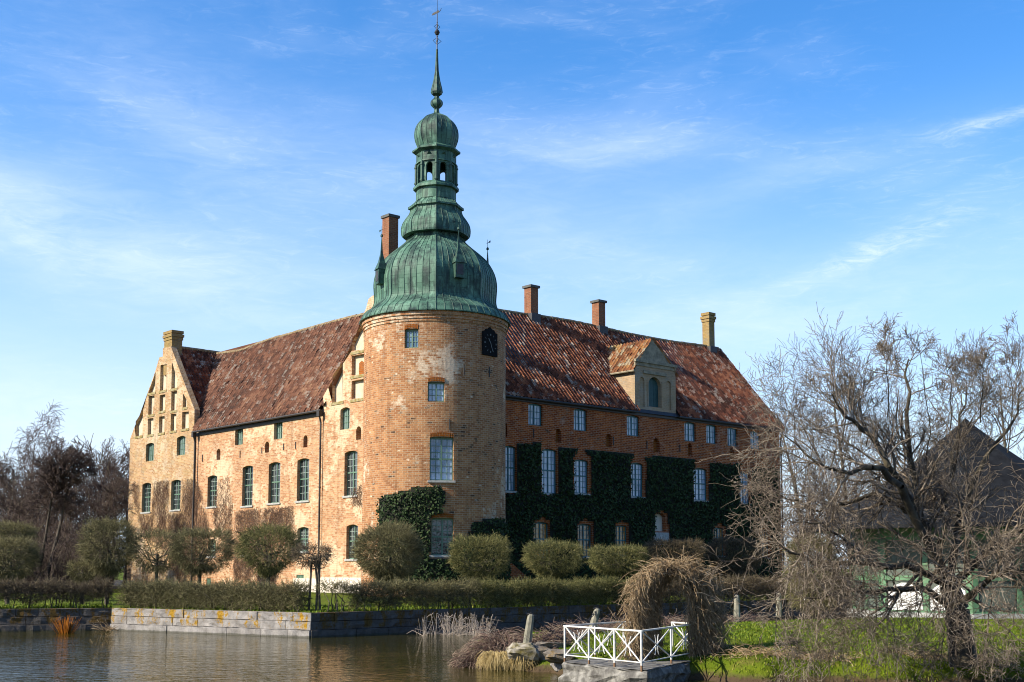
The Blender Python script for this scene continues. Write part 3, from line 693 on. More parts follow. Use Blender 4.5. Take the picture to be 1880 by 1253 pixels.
# clock
cth, cz = on_tower(898, 629)
frc = Frame(TPt(cth, 0, TR+.06), Vector((math.cos(cth), math.sin(cth), 0)), Vector((math.sin(cth), -math.cos(cth), 0)))
ck = MB(); hh = .92
ck.prism([(-.74, cz-hh), (.74, cz-hh), (.74, cz+hh*.72), (.55, cz+hh*.72), (.42, cz+hh*.92), (.15, cz+hh*.98), (0, cz+hh*1.12), (-.15, cz+hh*.98), (-.42, cz+hh*.92), (-.55, cz+hh*.72), (-.74, cz+hh*.72)], frc, -.06, .06)
cko = ck.build('clock', M['clock'], castle)
cm = MB()
for k in range(12):
    a = 2*math.pi*k/12; r0, r1 = .52, .64; x, z = math.sin(a), math.cos(a)
    c = frc.P(x*(r0+r1)/2, cz-.08+z*(r0+r1)/2, -.068); rad = frc.a*x+UP*z; tang = frc.a*z-UP*x
    n_ = 2 if k % 3 == 0 else 1
    for q in range(n_): cm.box(c+tang*((q-(n_-1)/2)*.06), rad*.06, tang*.016, frc.out*.006)
cm.build('clock_numerals', M['clock_mark'], cko)
hd = MB()
for a, ln, wd in ((R2(-35), .34, .03), (R2(158), .52, .022)):
    x, z = math.sin(a), math.cos(a); rad = frc.a*x+UP*z; tang = frc.a*z-UP*x
    hd.box(frc.P(x*ln/2, cz-.08+z*ln/2, -.085), rad*(ln/2+.04), tang*wd, frc.out*.006)
hd.build('clock_hands', M['clock_mark'], cko)
for x, y0, y1 in [(825, 770, 789), (851.5, 670, 690), (898, 674, 693)]:
    th, z0 = on_tower(x, y1); z1 = on_tower(x, y0)[1]
    ta_ = MB(); ta_.tube([TPt(th, z0, TR+.03), TPt(th, z1, TR+.03)], .035, 4); ta_.build('wall_anchor', M['iron'], castle)

# ---- copper roof of the tower
HIP = R2(4)
def zr(y, hw):
    return on_Y(940+hw, y, 85.0).x, on_Y(800, y, 85.0).z
def octf(phi): return math.cos(math.pi/8)/math.cos(((phi-HIP) % (math.pi/4))-math.pi/8)
def smooth_prof(pts, sub=3):
    out = []
    for i in range(len(pts)-1):
        p0, p1, p2, p3 = pts[max(i-1, 0)], pts[i], pts[i+1], pts[min(i+2, len(pts)-1)]
        for k in range(sub):
            t = k/sub
            out.append(tuple(.5*((2*b)+(c-a)*t+(2*a-5*b+4*c-d)*t*t+(3*b-a-3*c+d)*t**3) for a, b, c, d in zip(p0, p1, p2, p3)))
    out.append(pts[-1]); return out
def copper_shell(mb, prof, circ_until=-1, seams=7, seam_r=.022, per=16):
    """octagonal shell of revolution with standing seams; profile rows up to circ_until are round"""
    n = 8*per; base = len(mb.v); arc = 0; vs = []; uv = []
    fac = lambda i, ph: 1.0 if i <= circ_until else (octf(ph) if i > circ_until+5 else 1+(octf(ph)-1)*(i-circ_until)/6)
    for i, (r, z) in enumerate(prof):
        if i: arc += math.hypot(r-prof[i-1][0], z-prof[i-1][1])
        for k in range(n+1):
            ph = HIP+2*math.pi*k/n; rr = r*fac(i, ph)
            vs.append(TC+Vector((rr*math.sin(ph), -rr*math.cos(ph), z))); uv.append((arc, k/n*8*seams*.5))
    mb.add(vs, [(i*(n+1)+k, i*(n+1)+k+1, (i+1)*(n+1)+k+1, (i+1)*(n+1)+k) for i in range(len(prof)-1) for k in range(n)], uv)
    for k in range(8*seams):
        ph = HIP+2*math.pi*k/(8*seams); pts = []
        for i, (r, z) in enumerate(prof):
            rr = r*fac(i, ph)+seam_r*.4
            pts.append(TC+Vector((rr*math.sin(ph), -rr*math.cos(ph), z)))
        mb.tube(pts, seam_r*(1.7 if k % seams == 0 else 1), 4)
d1 = MB()
eave = [zr(590, 137), zr(583, 131)]
low = smooth_prof([zr(583.5, 131), zr(575, 121), zr(565, 113.5), zr(555, 111), zr(543, 111.5), zr(525, 112.3), zr(508, 109.5), zr(493, 103), zr(478, 92.5), zr(466, 79), zr(456, 66), zr(448, 56.5), zr(443, 52.5), zr(437, 51)], 3)
eave_r, eave_z = zr(590, 137.5)
prof = [(eave_r, TTOP+.13), (eave_r+.01, TTOP+.2)]+[(r, max(z, TTOP+.22+.1*i)) for i, (r, z) in enumerate(low)]
copper_shell(d1, prof, circ_until=3)
d1.lathe([(TR-.5, TTOP+.17), (eave_r, TTOP+.125)], TC, 64)
dome = d1.build('copper_dome', M['copper'], castle)
d2 = MB()
bulb = [zr(437.5, 50), zr(437, 61), zr(434, 62)]+smooth_prof([zr(433, 62.3), zr(424, 63), zr(414, 61), zr(404, 55), zr(396, 49), zr(389, 46.5)], 3)+[zr(387, 47), zr(386, 50.5), zr(383, 50.5), zr(380, 46), zr(374, 39), zr(371, 36.5)]
copper_shell(d2, bulb, seams=4, per=8, seam_r=.02); d2.build('bulb_roof', M['copper'], castle)
d3 = MB()
drum = [zr(371.5, 36.3), zr(352, 36), zr(351, 41.5), zr(347, 41.5), zr(342, 37.5), zr(341.5, 28)]
copper_shell(d3, drum, seams=1, per=4, seam_r=.012)
copper_shell(d3, [zr(305, 30), zr(304.5, 37.6), zr(302, 37.6), zr(301.5, 36), zr(286, 36), zr(285, 38), zr(282, 43.8), zr(279, 43.8), zr(274, 36), zr(272.5, 33)], seams=1, per=4, seam_r=.012)
Rl, _ = zr(320, 36.3)
zl0, zl1 = zr(341.5, 1)[1], zr(304, 1)[1]
for k in range(8):
    pm = HIP+math.pi/4*(k+.5); ap = Rl*math.cos(math.pi/8); fw = Rl*math.sin(math.pi/8)
    fr = Frame(TC+Vector((math.sin(pm), -math.cos(pm), 0))*ap, Vector((math.cos(pm), math.sin(pm), 0)), Vector((math.sin(pm), -math.cos(pm), 0)))
    ow = fw*.46
    op = arched(-ow, ow, zl0+.02, zl1-.12, ow*.98, 10)
    wall_face(d3, fr, [(-fw, zl0), (fw, zl0), (fw, zl1), (-fw, zl1)], [(op, .2, None)])
    pin = [(a*.999, z) for a, z in op]
    wall_face(d3, fr, [(-fw*.9, zl0), (fw*.9, zl0), (fw*.9, zl1), (-fw*.9, zl1)], [(pin, .001, None)], d0=.2)
    ph = HIP+math.pi/4*k; cc = TC+Vector((math.sin(ph), -math.cos(ph), 0))*(Rl+.01)
    d3.tube([cc+UP*zl0, cc+UP*zl1], .11, 8)
    for zc in (zl0+.06, zl1-.3): d3.tube([cc+UP*zc, cc+UP*(zc+.09)], .15, 8)
    # small diamond bosses on the frieze
    zf = zr(290, 1)[1]; c = fr.P(0, zf, -.03)
    d3.add([c+fr.a*.17-UP*.13, c-fr.a*.17-UP*.13, c+UP*.17, c+fr.out*.16], [(0, 2, 3), (2, 1, 3), (1, 0, 3)])
d3.build('lantern', M['copper'], castle)
d4 = MB()
on = smooth_prof([zr(273.5, 33), zr(268, 35.8), zr(259, 39), zr(249, 40), zr(238, 38.5), zr(228, 33.5), zr(220, 25.5), zr(214, 14.5), zr(211, 8)], 3)+[zr(210, 6.2)]
copper_shell(d4, on, seams=3, per=6, seam_r=.014); d4.build('onion_dome', M['copper'], castle)
d5 = MB()
fin = [zr(211, 6.8), zr(207, 4.6), zr(202, 3.6), zr(199, 5)]+smooth_prof([zr(198, 6.5), zr(194, 10), zr(190, 10.8), zr(186, 9.8), zr(181, 4.5)], 3)+[zr(177, 3.4), zr(175.5, 5)]+[zr(174, 8.8), zr(170, 10.6), zr(163, 9.4), zr(148, 5.6), zr(131, 2.9), zr(110, 1.9), zr(91, 1.2)]
copper_shell(d5, fin, seams=1, per=4, seam_r=.012)
fo_ = d5.build('spire_finial', M['copper_dark'], castle)
AX = lambda y: TC+UP*zr(y, 1)[1]
d6 = MB(); d6.tube([AX(92), AX(18)], [.045, .03], 6); d6.tube([AX(18), AX(-16)], [.018, .010], 5)
d6.lathe([(.02, zr(65.5, 1)[1]), (.12, zr(64, 1)[1]), (.2, zr(60, 1)[1]), (.12, zr(56, 1)[1]), (.02, zr(54.5, 1)[1])], TC, 14)
def curl(y0, y1, wd):
    z0, z1 = zr(y0, 1)[1], zr(y1, 1)[1]
    for k in range(4):
        a = k*math.pi/2+.3; d = Vector((math.cos(a), math.sin(a), 0)); pts = []
        for i in range(14):
            t = i/13; pts.append(TC+d*(wd*math.sin(t*math.pi*1.15)*(1.0-.35*t)+.02)+UP*(z0+(z1-z0)*(t+.12*math.sin(t*7))))
        d6.tube(pts, .016, 4)
curl(82, 67, .34); curl(55, 42, .22)
ro_ = d6.build('lightning_rod', M['iron'], fo_)
va = MB(); vz = zr(24, 1)[1]; vd = Vector((.93, -.3, .0)).normalized()
vf = Frame(TC, vd, Vector((-vd.y, vd.x, 0)))
va.prism([(-.42, vz-.14), (-.34, vz+.02), (-.1, vz+.10), (.12, vz+.18), (.16, vz+.02), (0, vz-.02), (-.2, vz-.1)], vf, -.015, .015)
va.tube([vf.P(.1, vz+.05), vf.P(.24, vz+.12), vf.P(.31, vz+.3)], .02, 5)
va.build('weather_vane', M['iron'], fo_)
# four little dormer turrets on the dome
for k, tha in enumerate((26, -64, 116, 206)):
    th = R2(tha); out = Vector((math.sin(th), -math.cos(th), 0)); al = Vector((math.cos(th), math.sin(th), 0))
    zb, zt = 22.25, 23.25; rc = 3.95
    fr = Frame(TC+out*(rc+.38), al, out)
    tb = MB(); bar(tb, fr, -.33, .33, zb-.1, zt, 0, 1.2)
    to = tb.build('turret', M['copper_dark'], dome)
    rf = MB(); c = TC+out*(rc+.06)
    zs = [(.56, zt-.08), (.50, zt+.02), (.26, zt+.50), (.10, zt+1.1), (.045, zt+1.9), (.02, zt+2.2)]
    rf.lathe(zs, c, 4, rot=th+math.pi/4); rf.lathe([(.02, zt+2.2), (.09, zt+2.25), (.09, zt+2.38), (.015, zt+2.45), (.012, zt+3.0)], c, 8)
    rf.box(c+UP*(zt+2.75)-al*.15, al*.30, out*.012, UP*.018); rf.box(c+UP*(zt+2.75)-al*.38, al*.09, out*.012, UP*.07)
    rf.build('turret_roof', M['copper_dark'], dome)
    gp = MB(); bar(gp, fr, -.22, .22, zb+.1, zt-.2, -.015, 0.02); gp.build('turret_window', M['lead'], dome)

# ---- tiled roofs
HP = np.array([.125, .085, -.02, -.005, .125])
XP = np.array([0, .22, .5, .78, 1.0])
def pantiles(name, mat, O, A, U, N, na, nv, tw_, th_, keep=None, sag=None, label=None):
    O, A, U, N = (np.array(v) for v in (O, A, U, N))
    I, J = np.meshgrid(np.arange(na), np.arange(nv), indexing='ij'); I = I.ravel(); J = J.ravel()
    if keep is not None:
        k = keep((I+.5)*tw_, (J+.5)*th_); I, J = I[k], J[k]
    n = len(I); jit = rng.normal(0, .009, n); tilt = rng.normal(0, .010, n); sh = rng.normal(0, .012, n)
    V = np.empty((n, 15, 3)); UVs = np.empty((n, 15, 2))
    for row in range(3):           # 0 lip, 1 lower edge, 2 upper edge
        for c in range(5):
            a = (I+XP[c])*tw_; v = (J+(0, 0, 1.06)[row])*th_+sh*(row < 2)
            h = HP[c]+jit+tilt*(XP[c]-.5)*2+(np.array([-.012, .034, -.004])[row])
            p = O+A*a[:, None]+U*v[:, None]+N*h[:, None]
            if sag is not None: p = p+sag(a, v)
            V[:, row*5+c] = p
            UVs[:, row*5+c, 0] = I+.02+.96*XP[c]; UVs[:, row*5+c, 1] = J+(.02, .05, .95)[row]
    F = np.array([[r*5+c, r*5+c+1, (r+1)*5+c+1, (r+1)*5+c] for r in range(2) for c in range(4)])
    F = (F[None]+(np.arange(n)*15)[:, None, None]).reshape(-1, 4)
    o = np_mesh(name, V.reshape(-1, 3), F, mat, castle, UVs.reshape(-1, 2))
    if label: o['label'] = label
    return o
def ridge_cap(pts, r=.15, mat='ridge'):
    m = MB(); P = []
    for i in range(len(pts)-1):
        a, b = Vector(pts[i]), Vector(pts[i+1]); n = max(1, int((b-a).length/.4))
        for k in range(n):
            q0, q1 = a+(b-a)*(k/n), a+(b-a)*((k+1.05)/n); j = random.uniform(-.02, .02)
            m.tube([q0+UP*j, q1+UP*(j+.01)], [r*1.06, r*.94], 7)
    m.build('roof_ridge', M[mat], castle)
def slab(name, quadpts, mat): m = MB(); m.quad(*quadpts); return m.build(name, mat, castle)

HWR = WW/2
def slope(frdir_in, half, eave, ov):
    run = half+ov; rise = RIDGE-eave; U = (frdir_in*run+UP*rise).normalized(); ln = math.hypot(run, rise)
    return U, ln
# shaded wing, slope above the red facade
ov = .35
U, ln = slope(LV, HWR, EAVE_R-.12, ov)
Nn = RV.cross(U); Nn = Nn if Nn.z > 0 else -Nn
nv_ = 28; thh = ln/nv_; tww = .37
s_a = 0.2
sagR = lambda a, v: np.outer(-.22*np.sin(np.clip(v/ln, 0, 1)*math.pi*.55)*np.sin(a*.16)**2, [0, 0, 1.0])
dorm_s = (FR.un(1165, 720)[0], FR.un(1240, 720)[0])
pantiles('roof', M['tiles_red'], CORNER-LV*ov+RV*s_a+UP*(EAVE_R-.12), RV, U, Nn, int((S1+.25-s_a)/tww), nv_, tww, thh, sag=sagR,
         keep=lambda a, v: ~((a+s_a > dorm_s[0]+.05) & (a+s_a < dorm_s[1]-.05) & (v < 2.6)),
         label='red tiled roof with pale lichen above the shaded facade')
rb = CORNER+LV*(2*HWR+ov)
slab('roof_back', [pR+LV*HWR+UP*RIDGE, CORNER+LV*HWR+UP*RIDGE, rb+UP*(EAVE_R-.12), rb+RV*S1+UP*(EAVE_R-.12)], M['tiles_brown'])
rp = []
for k in range(25):
    s = .6+(S1-.6)*k/24; a = s-s_a; z = RIDGE-.22*math.sin(math.pi*.55)*math.sin(a*.16)**2
    rp.append(CORNER+RV*s+LV*HWR+UP*(z+.03))
ridge_cap(rp, .16)
slab('roof_underside', [CORNER-LV*(ov-.02)+UP*(EAVE_R-.2), pR-LV*(ov-.02)+RV*.2+UP*(EAVE_R-.2), pR+LV*HWR+RV*.2+UP*(RIDGE-.1), CORNER+LV*HWR+UP*(RIDGE-.1)], M['lead'])
# sunny wing
HWL = 5.0; ovl = .3; TF = FL.un(307, 700)[0]
U2, ln2 = slope(RV, HWL, EAVE_L-.1, ovl)
N2 = LV.cross(U2); N2 = N2 if N2.z > 0 else -N2
nv2 = int(ln2/.38); th2 = ln2/nv2
t_a = 6.0
valley = lambda v: (T1-.25)+(TF-T1)*(v/ln2)
sagL = lambda a, v: np.outer(-.42*np.clip(v/ln2, 0, 1)*np.exp(-((a+t_a-36)/3.6)**2)-.15*np.sin(np.clip(v/ln2, 0, 1)*2.6)*np.sin(a*.21)**2, [0, 0, 1.0])
pantiles('roof', M['tiles_brown'], CORNER-RV*ovl+LV*t_a+UP*(EAVE_L-.1), LV, U2, N2, int((TF-t_a)/.42), nv2, .42, th2, sag=sagL,
         keep=lambda a, v: (a+t_a < valley(v)) & ((a+t_a > T0+.0-6.0*(v/ln2))), label='brown tiled roof above the sunlit facade')
rp = []
for k in range(25):
    t = 7.6+(TF-7.4)*k/24; z = RIDGE-.42*math.exp(-((t-36)/3.6)**2)-.15*math.sin(2.6)*math.sin((t-t_a)*.21)**2
    rp.append(CORNER+LV*t+RV*HWL+UP*(z+.02))
ridge_cap(rp, .15)
slab('roof_back', [CORNER+LV*7+RV*HWL+UP*RIDGE, CORNER+LV*TF+RV*HWL+UP*RIDGE, CORNER+LV*TF+RV*(2*HWL)+UP*EAVE_L, CORNER+LV*7+RV*(2*HWL)+UP*EAVE_L], M['tiles_brown'])
# far wing: slope that shows beside its gable
hf = TF-T1
rf_ = RIDGE-(EAVE_L-.1); lf_ = math.hypot(hf+.2, rf_); U3 = (LV*(hf+.2)+UP*rf_).normalized()
N3 = RV.cross(U3); N3 = N3 if N3.z > 0 else -N3
nv3 = int(lf_/.33); th3 = lf_/nv3
pantiles('roof', M['tiles_red'], CORNER+LV*(T1-.2)+RV*.5+UP*(EAVE_L-.1), RV, U3, N3, int(5.4/.32), nv3, .32, th3,
         keep=lambda a, v: a+.5 < .15+HWL*(v/lf_)+.1, label='dark red tiled roof behind the far gable')
ridge_cap([CORNER+LV*TF+RV*.5+UP*(RIDGE+.05), CORNER+LV*TF+RV*S1+UP*(RIDGE+.05)], .16)
slab('roof_back', [CORNER+LV*TF+RV*.5+UP*RIDGE, CORNER+LV*TF+RV*S1+UP*RIDGE, CORNER+LV*T2+RV*S1+UP*EAVE_L, CORNER+LV*T2+RV*.5+UP*EAVE_L], M['tiles_brown'])
slab('roof_back', [CORNER+LV*(TF)+RV*S1+UP*RIDGE, CORNER+LV*TF+RV*HWL+UP*RIDGE, CORNER+LV*T1+RV*2*HWL+UP*EAVE_L, CORNER+LV*T1+RV*S1+UP*EAVE_L], M['tiles_brown'])
# lead valley between the two
vb = CORNER+LV*(T1-.22)-RV*.15+UP*(EAVE_L-.05); vt = CORNER+LV*TF+RV*HWL+UP*(RIDGE-.12)
vl = MB(); vl.quad(vb-LV*.4+UP*.0, vb+RV*.55+LV*.1, vt+RV*.35+LV*.1, vt-LV*.4); vl.build('valley_gutter', M['lead'], castle)
# gutters and downpipes
gt = MB(); gt.tube([CORNER-RV*(ovl+.02)+LV*(T0-.05)+UP*(EAVE_L-.16), CORNER-RV*(ovl+.02)+LV*(T1+.05)+UP*(EAVE_L-.16)], .09, 8)
bar(gt, FLM, T0, T1, EAVE_L-.5, EAVE_L-.2, -.10, .02); gt.build('gutter', M['gutter'], castle)
gt = MB(); gt.tube([CORNER-LV*(ov+.03)+RV*3+UP*(EAVE_R-.2), CORNER-LV*(ov+.03)+RV*dorm_s[0]+UP*(EAVE_R-.2)], .09, 8)
gt.tube([CORNER-LV*(ov+.03)+RV*dorm_s[1]+UP*(EAVE_R-.2), CORNER-LV*(ov+.03)+RV*(S1+.25)+UP*(EAVE_R-.2)], .09, 8)
bar(gt, FR, 3, S1, EAVE_R-.42, EAVE_R-.2, -.16, .02); gt.build('gutter', M['gutter'], castle)
for t in (T0+.12, T1-.25):
    dp = MB(); o = CORNER+LV*t-RV*.18
    dp.tube([o-RV*.15+UP*(EAVE_L-.2), o-RV*.15+UP*(EAVE_L-.5), o+UP*(EAVE_L-1.1), o+UP*GZ], .075, 8)
    dp.box(o-RV*.12+UP*(EAVE_L-.42), LV*.17, RV*.17, UP*.2)
    for z in (3, 6, 9, 12): dp.tube([o+UP*z, o+UP*(z+.08)], .1, 8)
    dp.build('downpipe', M['gutter'], castle)
dp = MB(); o = CORNER+RV*(S1-.05)-LV*.18; dp.tube([o-LV*.2+UP*(EAVE_R-.2), o-LV*.2+UP*(EAVE_R-.55), o+UP*(EAVE_R-1.1), o+UP*GZ], .075, 8); dp.build('downpipe', M['gutter'], castle)

# ---- chimneys
def chimney(c, wl, wr, z0, z1, mat, capmat=None, capover=.1, caph=.22, base=None):
    c = Vector((c.x, c.y, 0)); m = MB()
    m.box(c+UP*((z0+z1)/2), LV*wl/2, RV*wr/2, UP*((z1-z0)/2))
    if base:
        bz, bl, br = base; m.box(c+UP*((z0+bz)/2), LV*bl/2, RV*br/2, UP*((bz-z0)/2))
    if capmat is None:
        for i, (dz, e) in enumerate(((.62, .06), (.34, .13), (.0, .09))): m.box(c+UP*(z1-dz), LV*(wl/2+e), RV*(wr/2+e), UP*.13)
    o = m.build('chimney', mat, castle)
    if capmat:
        k = MB(); k.box(c+UP*(z1+caph/2), LV*(wl/2+capover), RV*(wr/2+capover), UP*caph/2); k.build('chimney_cap', capmat, o)
    return o
tcf = TF
o = chimney(CORNER+LV*(tcf+.25)+RV*.62, 1.6, 1.05, 21.0, FL.un(315, 612)[1]+.2, M['brick_lichen'])
o['label'] = 'squat lichened chimney on the far gable'
# tall stack on the near gable: its feet stand on the gable's shoulders
ztop = on_Y(712, 404, 91).z
cn = CORNER+LV*6.45+RV*.75
o = chimney(cn, .85, .85, 21.5, ztop-.1, M['brick_chimney'], M['cap'], .09, .2, base=(on_Y(695, 497, 91).z, 1.7, .95)); o['label'] = 'tall brick chimney rising behind the copper dome'
for x, ytop, mt, cp in ((976, 530, 'brick_chimney', 'cap'), (1102.5, 557, 'brick_chimney', 'cap'), (1308, 578, 'brick_lichen', None)):
    u = (x-940)/2287.0; bx, by = CORNER.x+LV.x*HWR, CORNER.y+LV.y*HWR
    s = (u*by-bx)/(RV.x-u*RV.y); c = CORNER+RV*s+LV*HWR
    zt_ = on_Y(x, ytop, c.y).z
    o = chimney(c, .82, .80, RIDGE-1.5, zt_, M[mt], M[cp] if cp else None, .12, .2)
    fl = MB(); fl.box(c+UP*(RIDGE-.42), LV*.62, RV*.5, UP*.42); fl.build('chimney_flashing', M['lead'], o)

# ---- gabled dormer on the shaded roof
ds0, ds1 = dorm_s; dsm = FR.un(1197, 640)[0]
zap = FR.un(1197, 624)[1]; zev = FR.un(1165, 680)[1]; zb_ = EAVE_R-.1
dm = MB(); dd = -.04
door = rect_px(FR, 1189.5, 1213, 693, 748)
zc0 = FR.un(1200, 676)[1]
pil = [(ds0+.55, ds0+1.15), (ds1-1.2, ds1-.6)]
holes = [(arched(door[0], door[1], door[2], door[3], (door[1]-door[0])*.42), .55, None)]
for p0, p1 in pil: holes.append((arched(p0, p1, door[2]-.1, door[3]-.15, .28), .12, dm))
wall_face(dm, FR, [(ds0, zb_), (ds1, zb_), (ds1, zev-.1), (ds1-.05, zev+.15), (dsm+.1, zap), (dsm-.1, zap), (ds0-.0, zev+.1), (ds0, zev-.1)], holes, d0=dd)
# side cheeks run back into the roof
run = (zev-EAVE_R+.3)/math.tan(math.atan2(RIDGE-EAVE_R+.12, HWR+ov))
for s_ in (ds0, ds1):
    q = CORNER+RV*s_
    dm.add([q-LV*dd*-1+UP*zb_, q+LV*run+UP*zev, q+LV*dd+UP*zev], [(0, 1, 2)], [(0, zb_), (run, zev), (0, zev)])
dmo = dm.build('dormer', M['brick_dormer'], castle)
gz = MB()
gz.prism([(ds0+.15, zc0+.5), (ds1-.2, zc0+.45), (dsm, zap-.12)], FR, dd-.03, dd+.05); gz.build('dormer_gable', M['render_grey'], dmo)
cn_ = MB(); bar(cn_, FR, ds0-.05, ds1+.05, zc0+.28, zc0+.5, -.22, 0); bar(cn_, FR, ds0, ds1, zc0+.0, zc0+.28, -.11, 0)
bar(cn_, FR, door[0]-.6, door[1]+.6, door[3]+.18, door[3]+.42, -.16, 0)
cn_.build('dormer_cornice', M['render_grey'], dmo)
dr = MB(); bar(dr, FR, door[0], door[1], door[2], door[3], .30, .36)
for k in range(5): x = door[0]+(door[1]-door[0])*(k+.5)/5; bar(dr, FR, x-.08, x+.08, door[2]+.05, door[3], .285, .30)
dr.build('dormer_door', M['door'], dmo)
for a0, a1 in ((door[0]-.14, door[0]-.02), (door[1]+.02, door[1]+.14)): fm = MB(); bar(fm, FR, a0, a1, door[2], door[3]-.3, -.09, .0); fm.build('door_surround', M['brick_dormer'], dmo)
# dormer roof: two slopes running back to the main roof
zer = zev-.05; rise = zap-zer+.05
slope_main = (RIDGE-EAVE_R+.12)/(HWR+ov)
def dslope(sgn):
    half = (dsm-ds0+.25) if sgn < 0 else (ds1-dsm+.2)
    U4 = (RV*(-sgn)*half+UP*rise).normalized(); l4 = math.hypot(half, rise)
    O4 = CORNER+RV*(dsm+sgn*half)-LV*.2+UP*zer
    N4 = LV.cross(U4); N4 = N4 if N4.z > 0 else -N4
    nvv = int(l4/.36); tt = l4/nvv
    dep0 = (zer-EAVE_R+.12)/slope_main-ov+.2; dep1 = (zap-EAVE_R+.12)/slope_main-ov+.2
    oo = pantiles('dormer_tiles', M['tiles_moss'], O4, LV, U4, N4, int((dep1+.5)/.36), nvv, .36, tt, keep=lambda a, v: a < dep0+(dep1-dep0)*(v/l4)+.25)
    fix_parent(oo, dmo)
def fix_parent(o, p):
    """p is itself a part of the castle and sits at the castle's own place"""
    o.parent = p; o.matrix_parent_inverse = Matrix.Identity(4)
dslope(-1); dslope(1)
dg = MB(); dg.tube([CORNER+RV*(ds0-.28)-LV*.25+UP*(zer-.03), CORNER+RV*(ds0-.28)+LV*(run+.1)+UP*(zer-.03)], .08, 6)
dg.build('dormer_gutter', M['render_grey'], dmo)
fls = MB(); q = CORNER+RV*(ds0-.03)
e0 = q-LV*.3+UP*(EAVE_R-.02); e1 = q+LV*run+UP*(zev)
fls.tube([e0, e1], .09, 4); fls.build('dormer_flashing', M['plinth'], dmo)
# brick buttress at the foot of the shaded facade
bt = MB(); s0, s1 = FR.un(938, 1050)[0]-1.0, FR.un(984, 1066)[0]
bq = [(s0, GZ-.1), (s1+.6, GZ-.1), (s0, GZ+2.6)]
bt.prism(bq, FR, -.55, 0.0); bt.build('buttress', M['brick_shade'], castle)

# ================================================================== ground, water, terrace
def ground_mesh(name, poly, z, mat, kind='structure', label=None):
    m = MB(); tri = tessellate_polygon([[Vector((x, y, 0)) for x, y in poly]])
    m.add([Vector((x, y, z)) for x, y in poly], [tuple(t) for t in tri], poly)
    o = m.build(name, mat); o['kind'] = kind; return o
wt = MB(); wt.add([(-400, -60, 0), (400, -60, 0), (400, 140, 0), (-400, 140, 0)], [(0, 1, 2, 3)]); wt.build('water', M['water'])['kind'] = 'structure'
wb = MB(); wb.add([(-400, -60, -1.2), (400, -60, -1.2), (400, 140, -1.2), (-400, 140, -1.2)], [(0, 1, 2, 3)])
wb.build('moat_bed', plain('moat_mud', (.03, .028, .015), .9))['kind'] = 'structure'
WZ = 1.0
KC = Vector((-8.33, 51.8, 0)); KL = Vector((-18.6, 58.0, 0)); KR = KC+Vector((.760, .650, 0)).normalized()*130
KF = KL+Vector((-.955, -.295, 0)).normalized()*60
ground_mesh('terrace_lawn', [(KL.x, KL.y), (KC.x, KC.y), (KR.x, KR.y), (900, 1500), (-1500, 1500), (-1200, 30), (KF.x, KF.y)], WZ-.01, M['lawn'])

def stone_wall(name, p0, p1, label, cat='wall', seed=1, mat='granite'):
    """retaining wall of dressed blocks in three courses, outer face on the line p0-p1"""
    r = random.Random(seed); m = MB(); p0, p1 = Vector(p0), Vector(p1); d = (p1-p0); ln = d.length; d.normalize()
    out = Vector((d.y, -d.x, 0)); out = out if out.dot(-p0) > 0 else -out
    for z0, z1, prj in ((-.5, .30, .10), (.31, .655, .02), (.665, WZ+.02, .0)):
        a = 0
        while a < ln-.01:
            b = min(ln, a+r.uniform(.9, 2.1));
            if ln-b < .6: b = ln
            j = r.uniform(-.02, .025); dep = .5; uvc = (r.random(), r.random())
            # chamfered block with a slightly uneven face
            g = .008; ch = .018; zz0, zz1 = z0+g*.4, z1-g*.2
            A, B = p0+d*(a+g), p0+d*(b-g); f = prj+j
            nn = max(2, int((b-a)/.25)); base = len(m.v); vs = []
            rows = [(zz0, -ch), (zz0+ch, 0), ((zz0+zz1)/2, .012), (zz1-ch, 0), (zz1, -ch)]
            for k in range(nn+1):
                q = A+(B-A)*(k/nn); e = -ch if k in (0, nn) else 0
                for zz, o in rows:
                    bump_ = r.uniform(-.035, .035) if 0 < k < nn and o >= 0 else 0
                    vs.append(q+out*(f+min(o, e)+bump_)+UP*zz)
            n5 = len(rows)
            m.add(vs, [(k*n5+i, (k+1)*n5+i, (k+1)*n5+i+1, k*n5+i+1) for k in range(nn) for i in range(n5-1)], [uvc]*len(vs))
            m.quad(A+out*(f-ch)+UP*zz1, B+out*(f-ch)+UP*zz1, B-out*dep+UP*zz1, A-out*dep+UP*zz1, [uvc]*4)
            for Q in (A, B): m.quad(Q+out*(f-ch)+UP*zz0, Q+out*(f-ch)+UP*zz1, Q-out*dep+UP*zz1, Q-out*dep+UP*zz0, [uvc]*4)
            a = b
    o = m.build(name, M[mat]); tag(o, label, cat); return o
stone_wall('retaining_wall', KC, KL, 'sunlit granite retaining wall with bright yellow lichen, left of its corner in the water', seed=3)
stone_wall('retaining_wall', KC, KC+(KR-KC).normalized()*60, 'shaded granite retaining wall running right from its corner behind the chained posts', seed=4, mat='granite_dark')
stone_wall('retaining_wall', KL, KL+(KF-KL).normalized()*40, 'dark rough stone retaining wall at far left behind the orange willow', seed=5, mat='granite_dark')

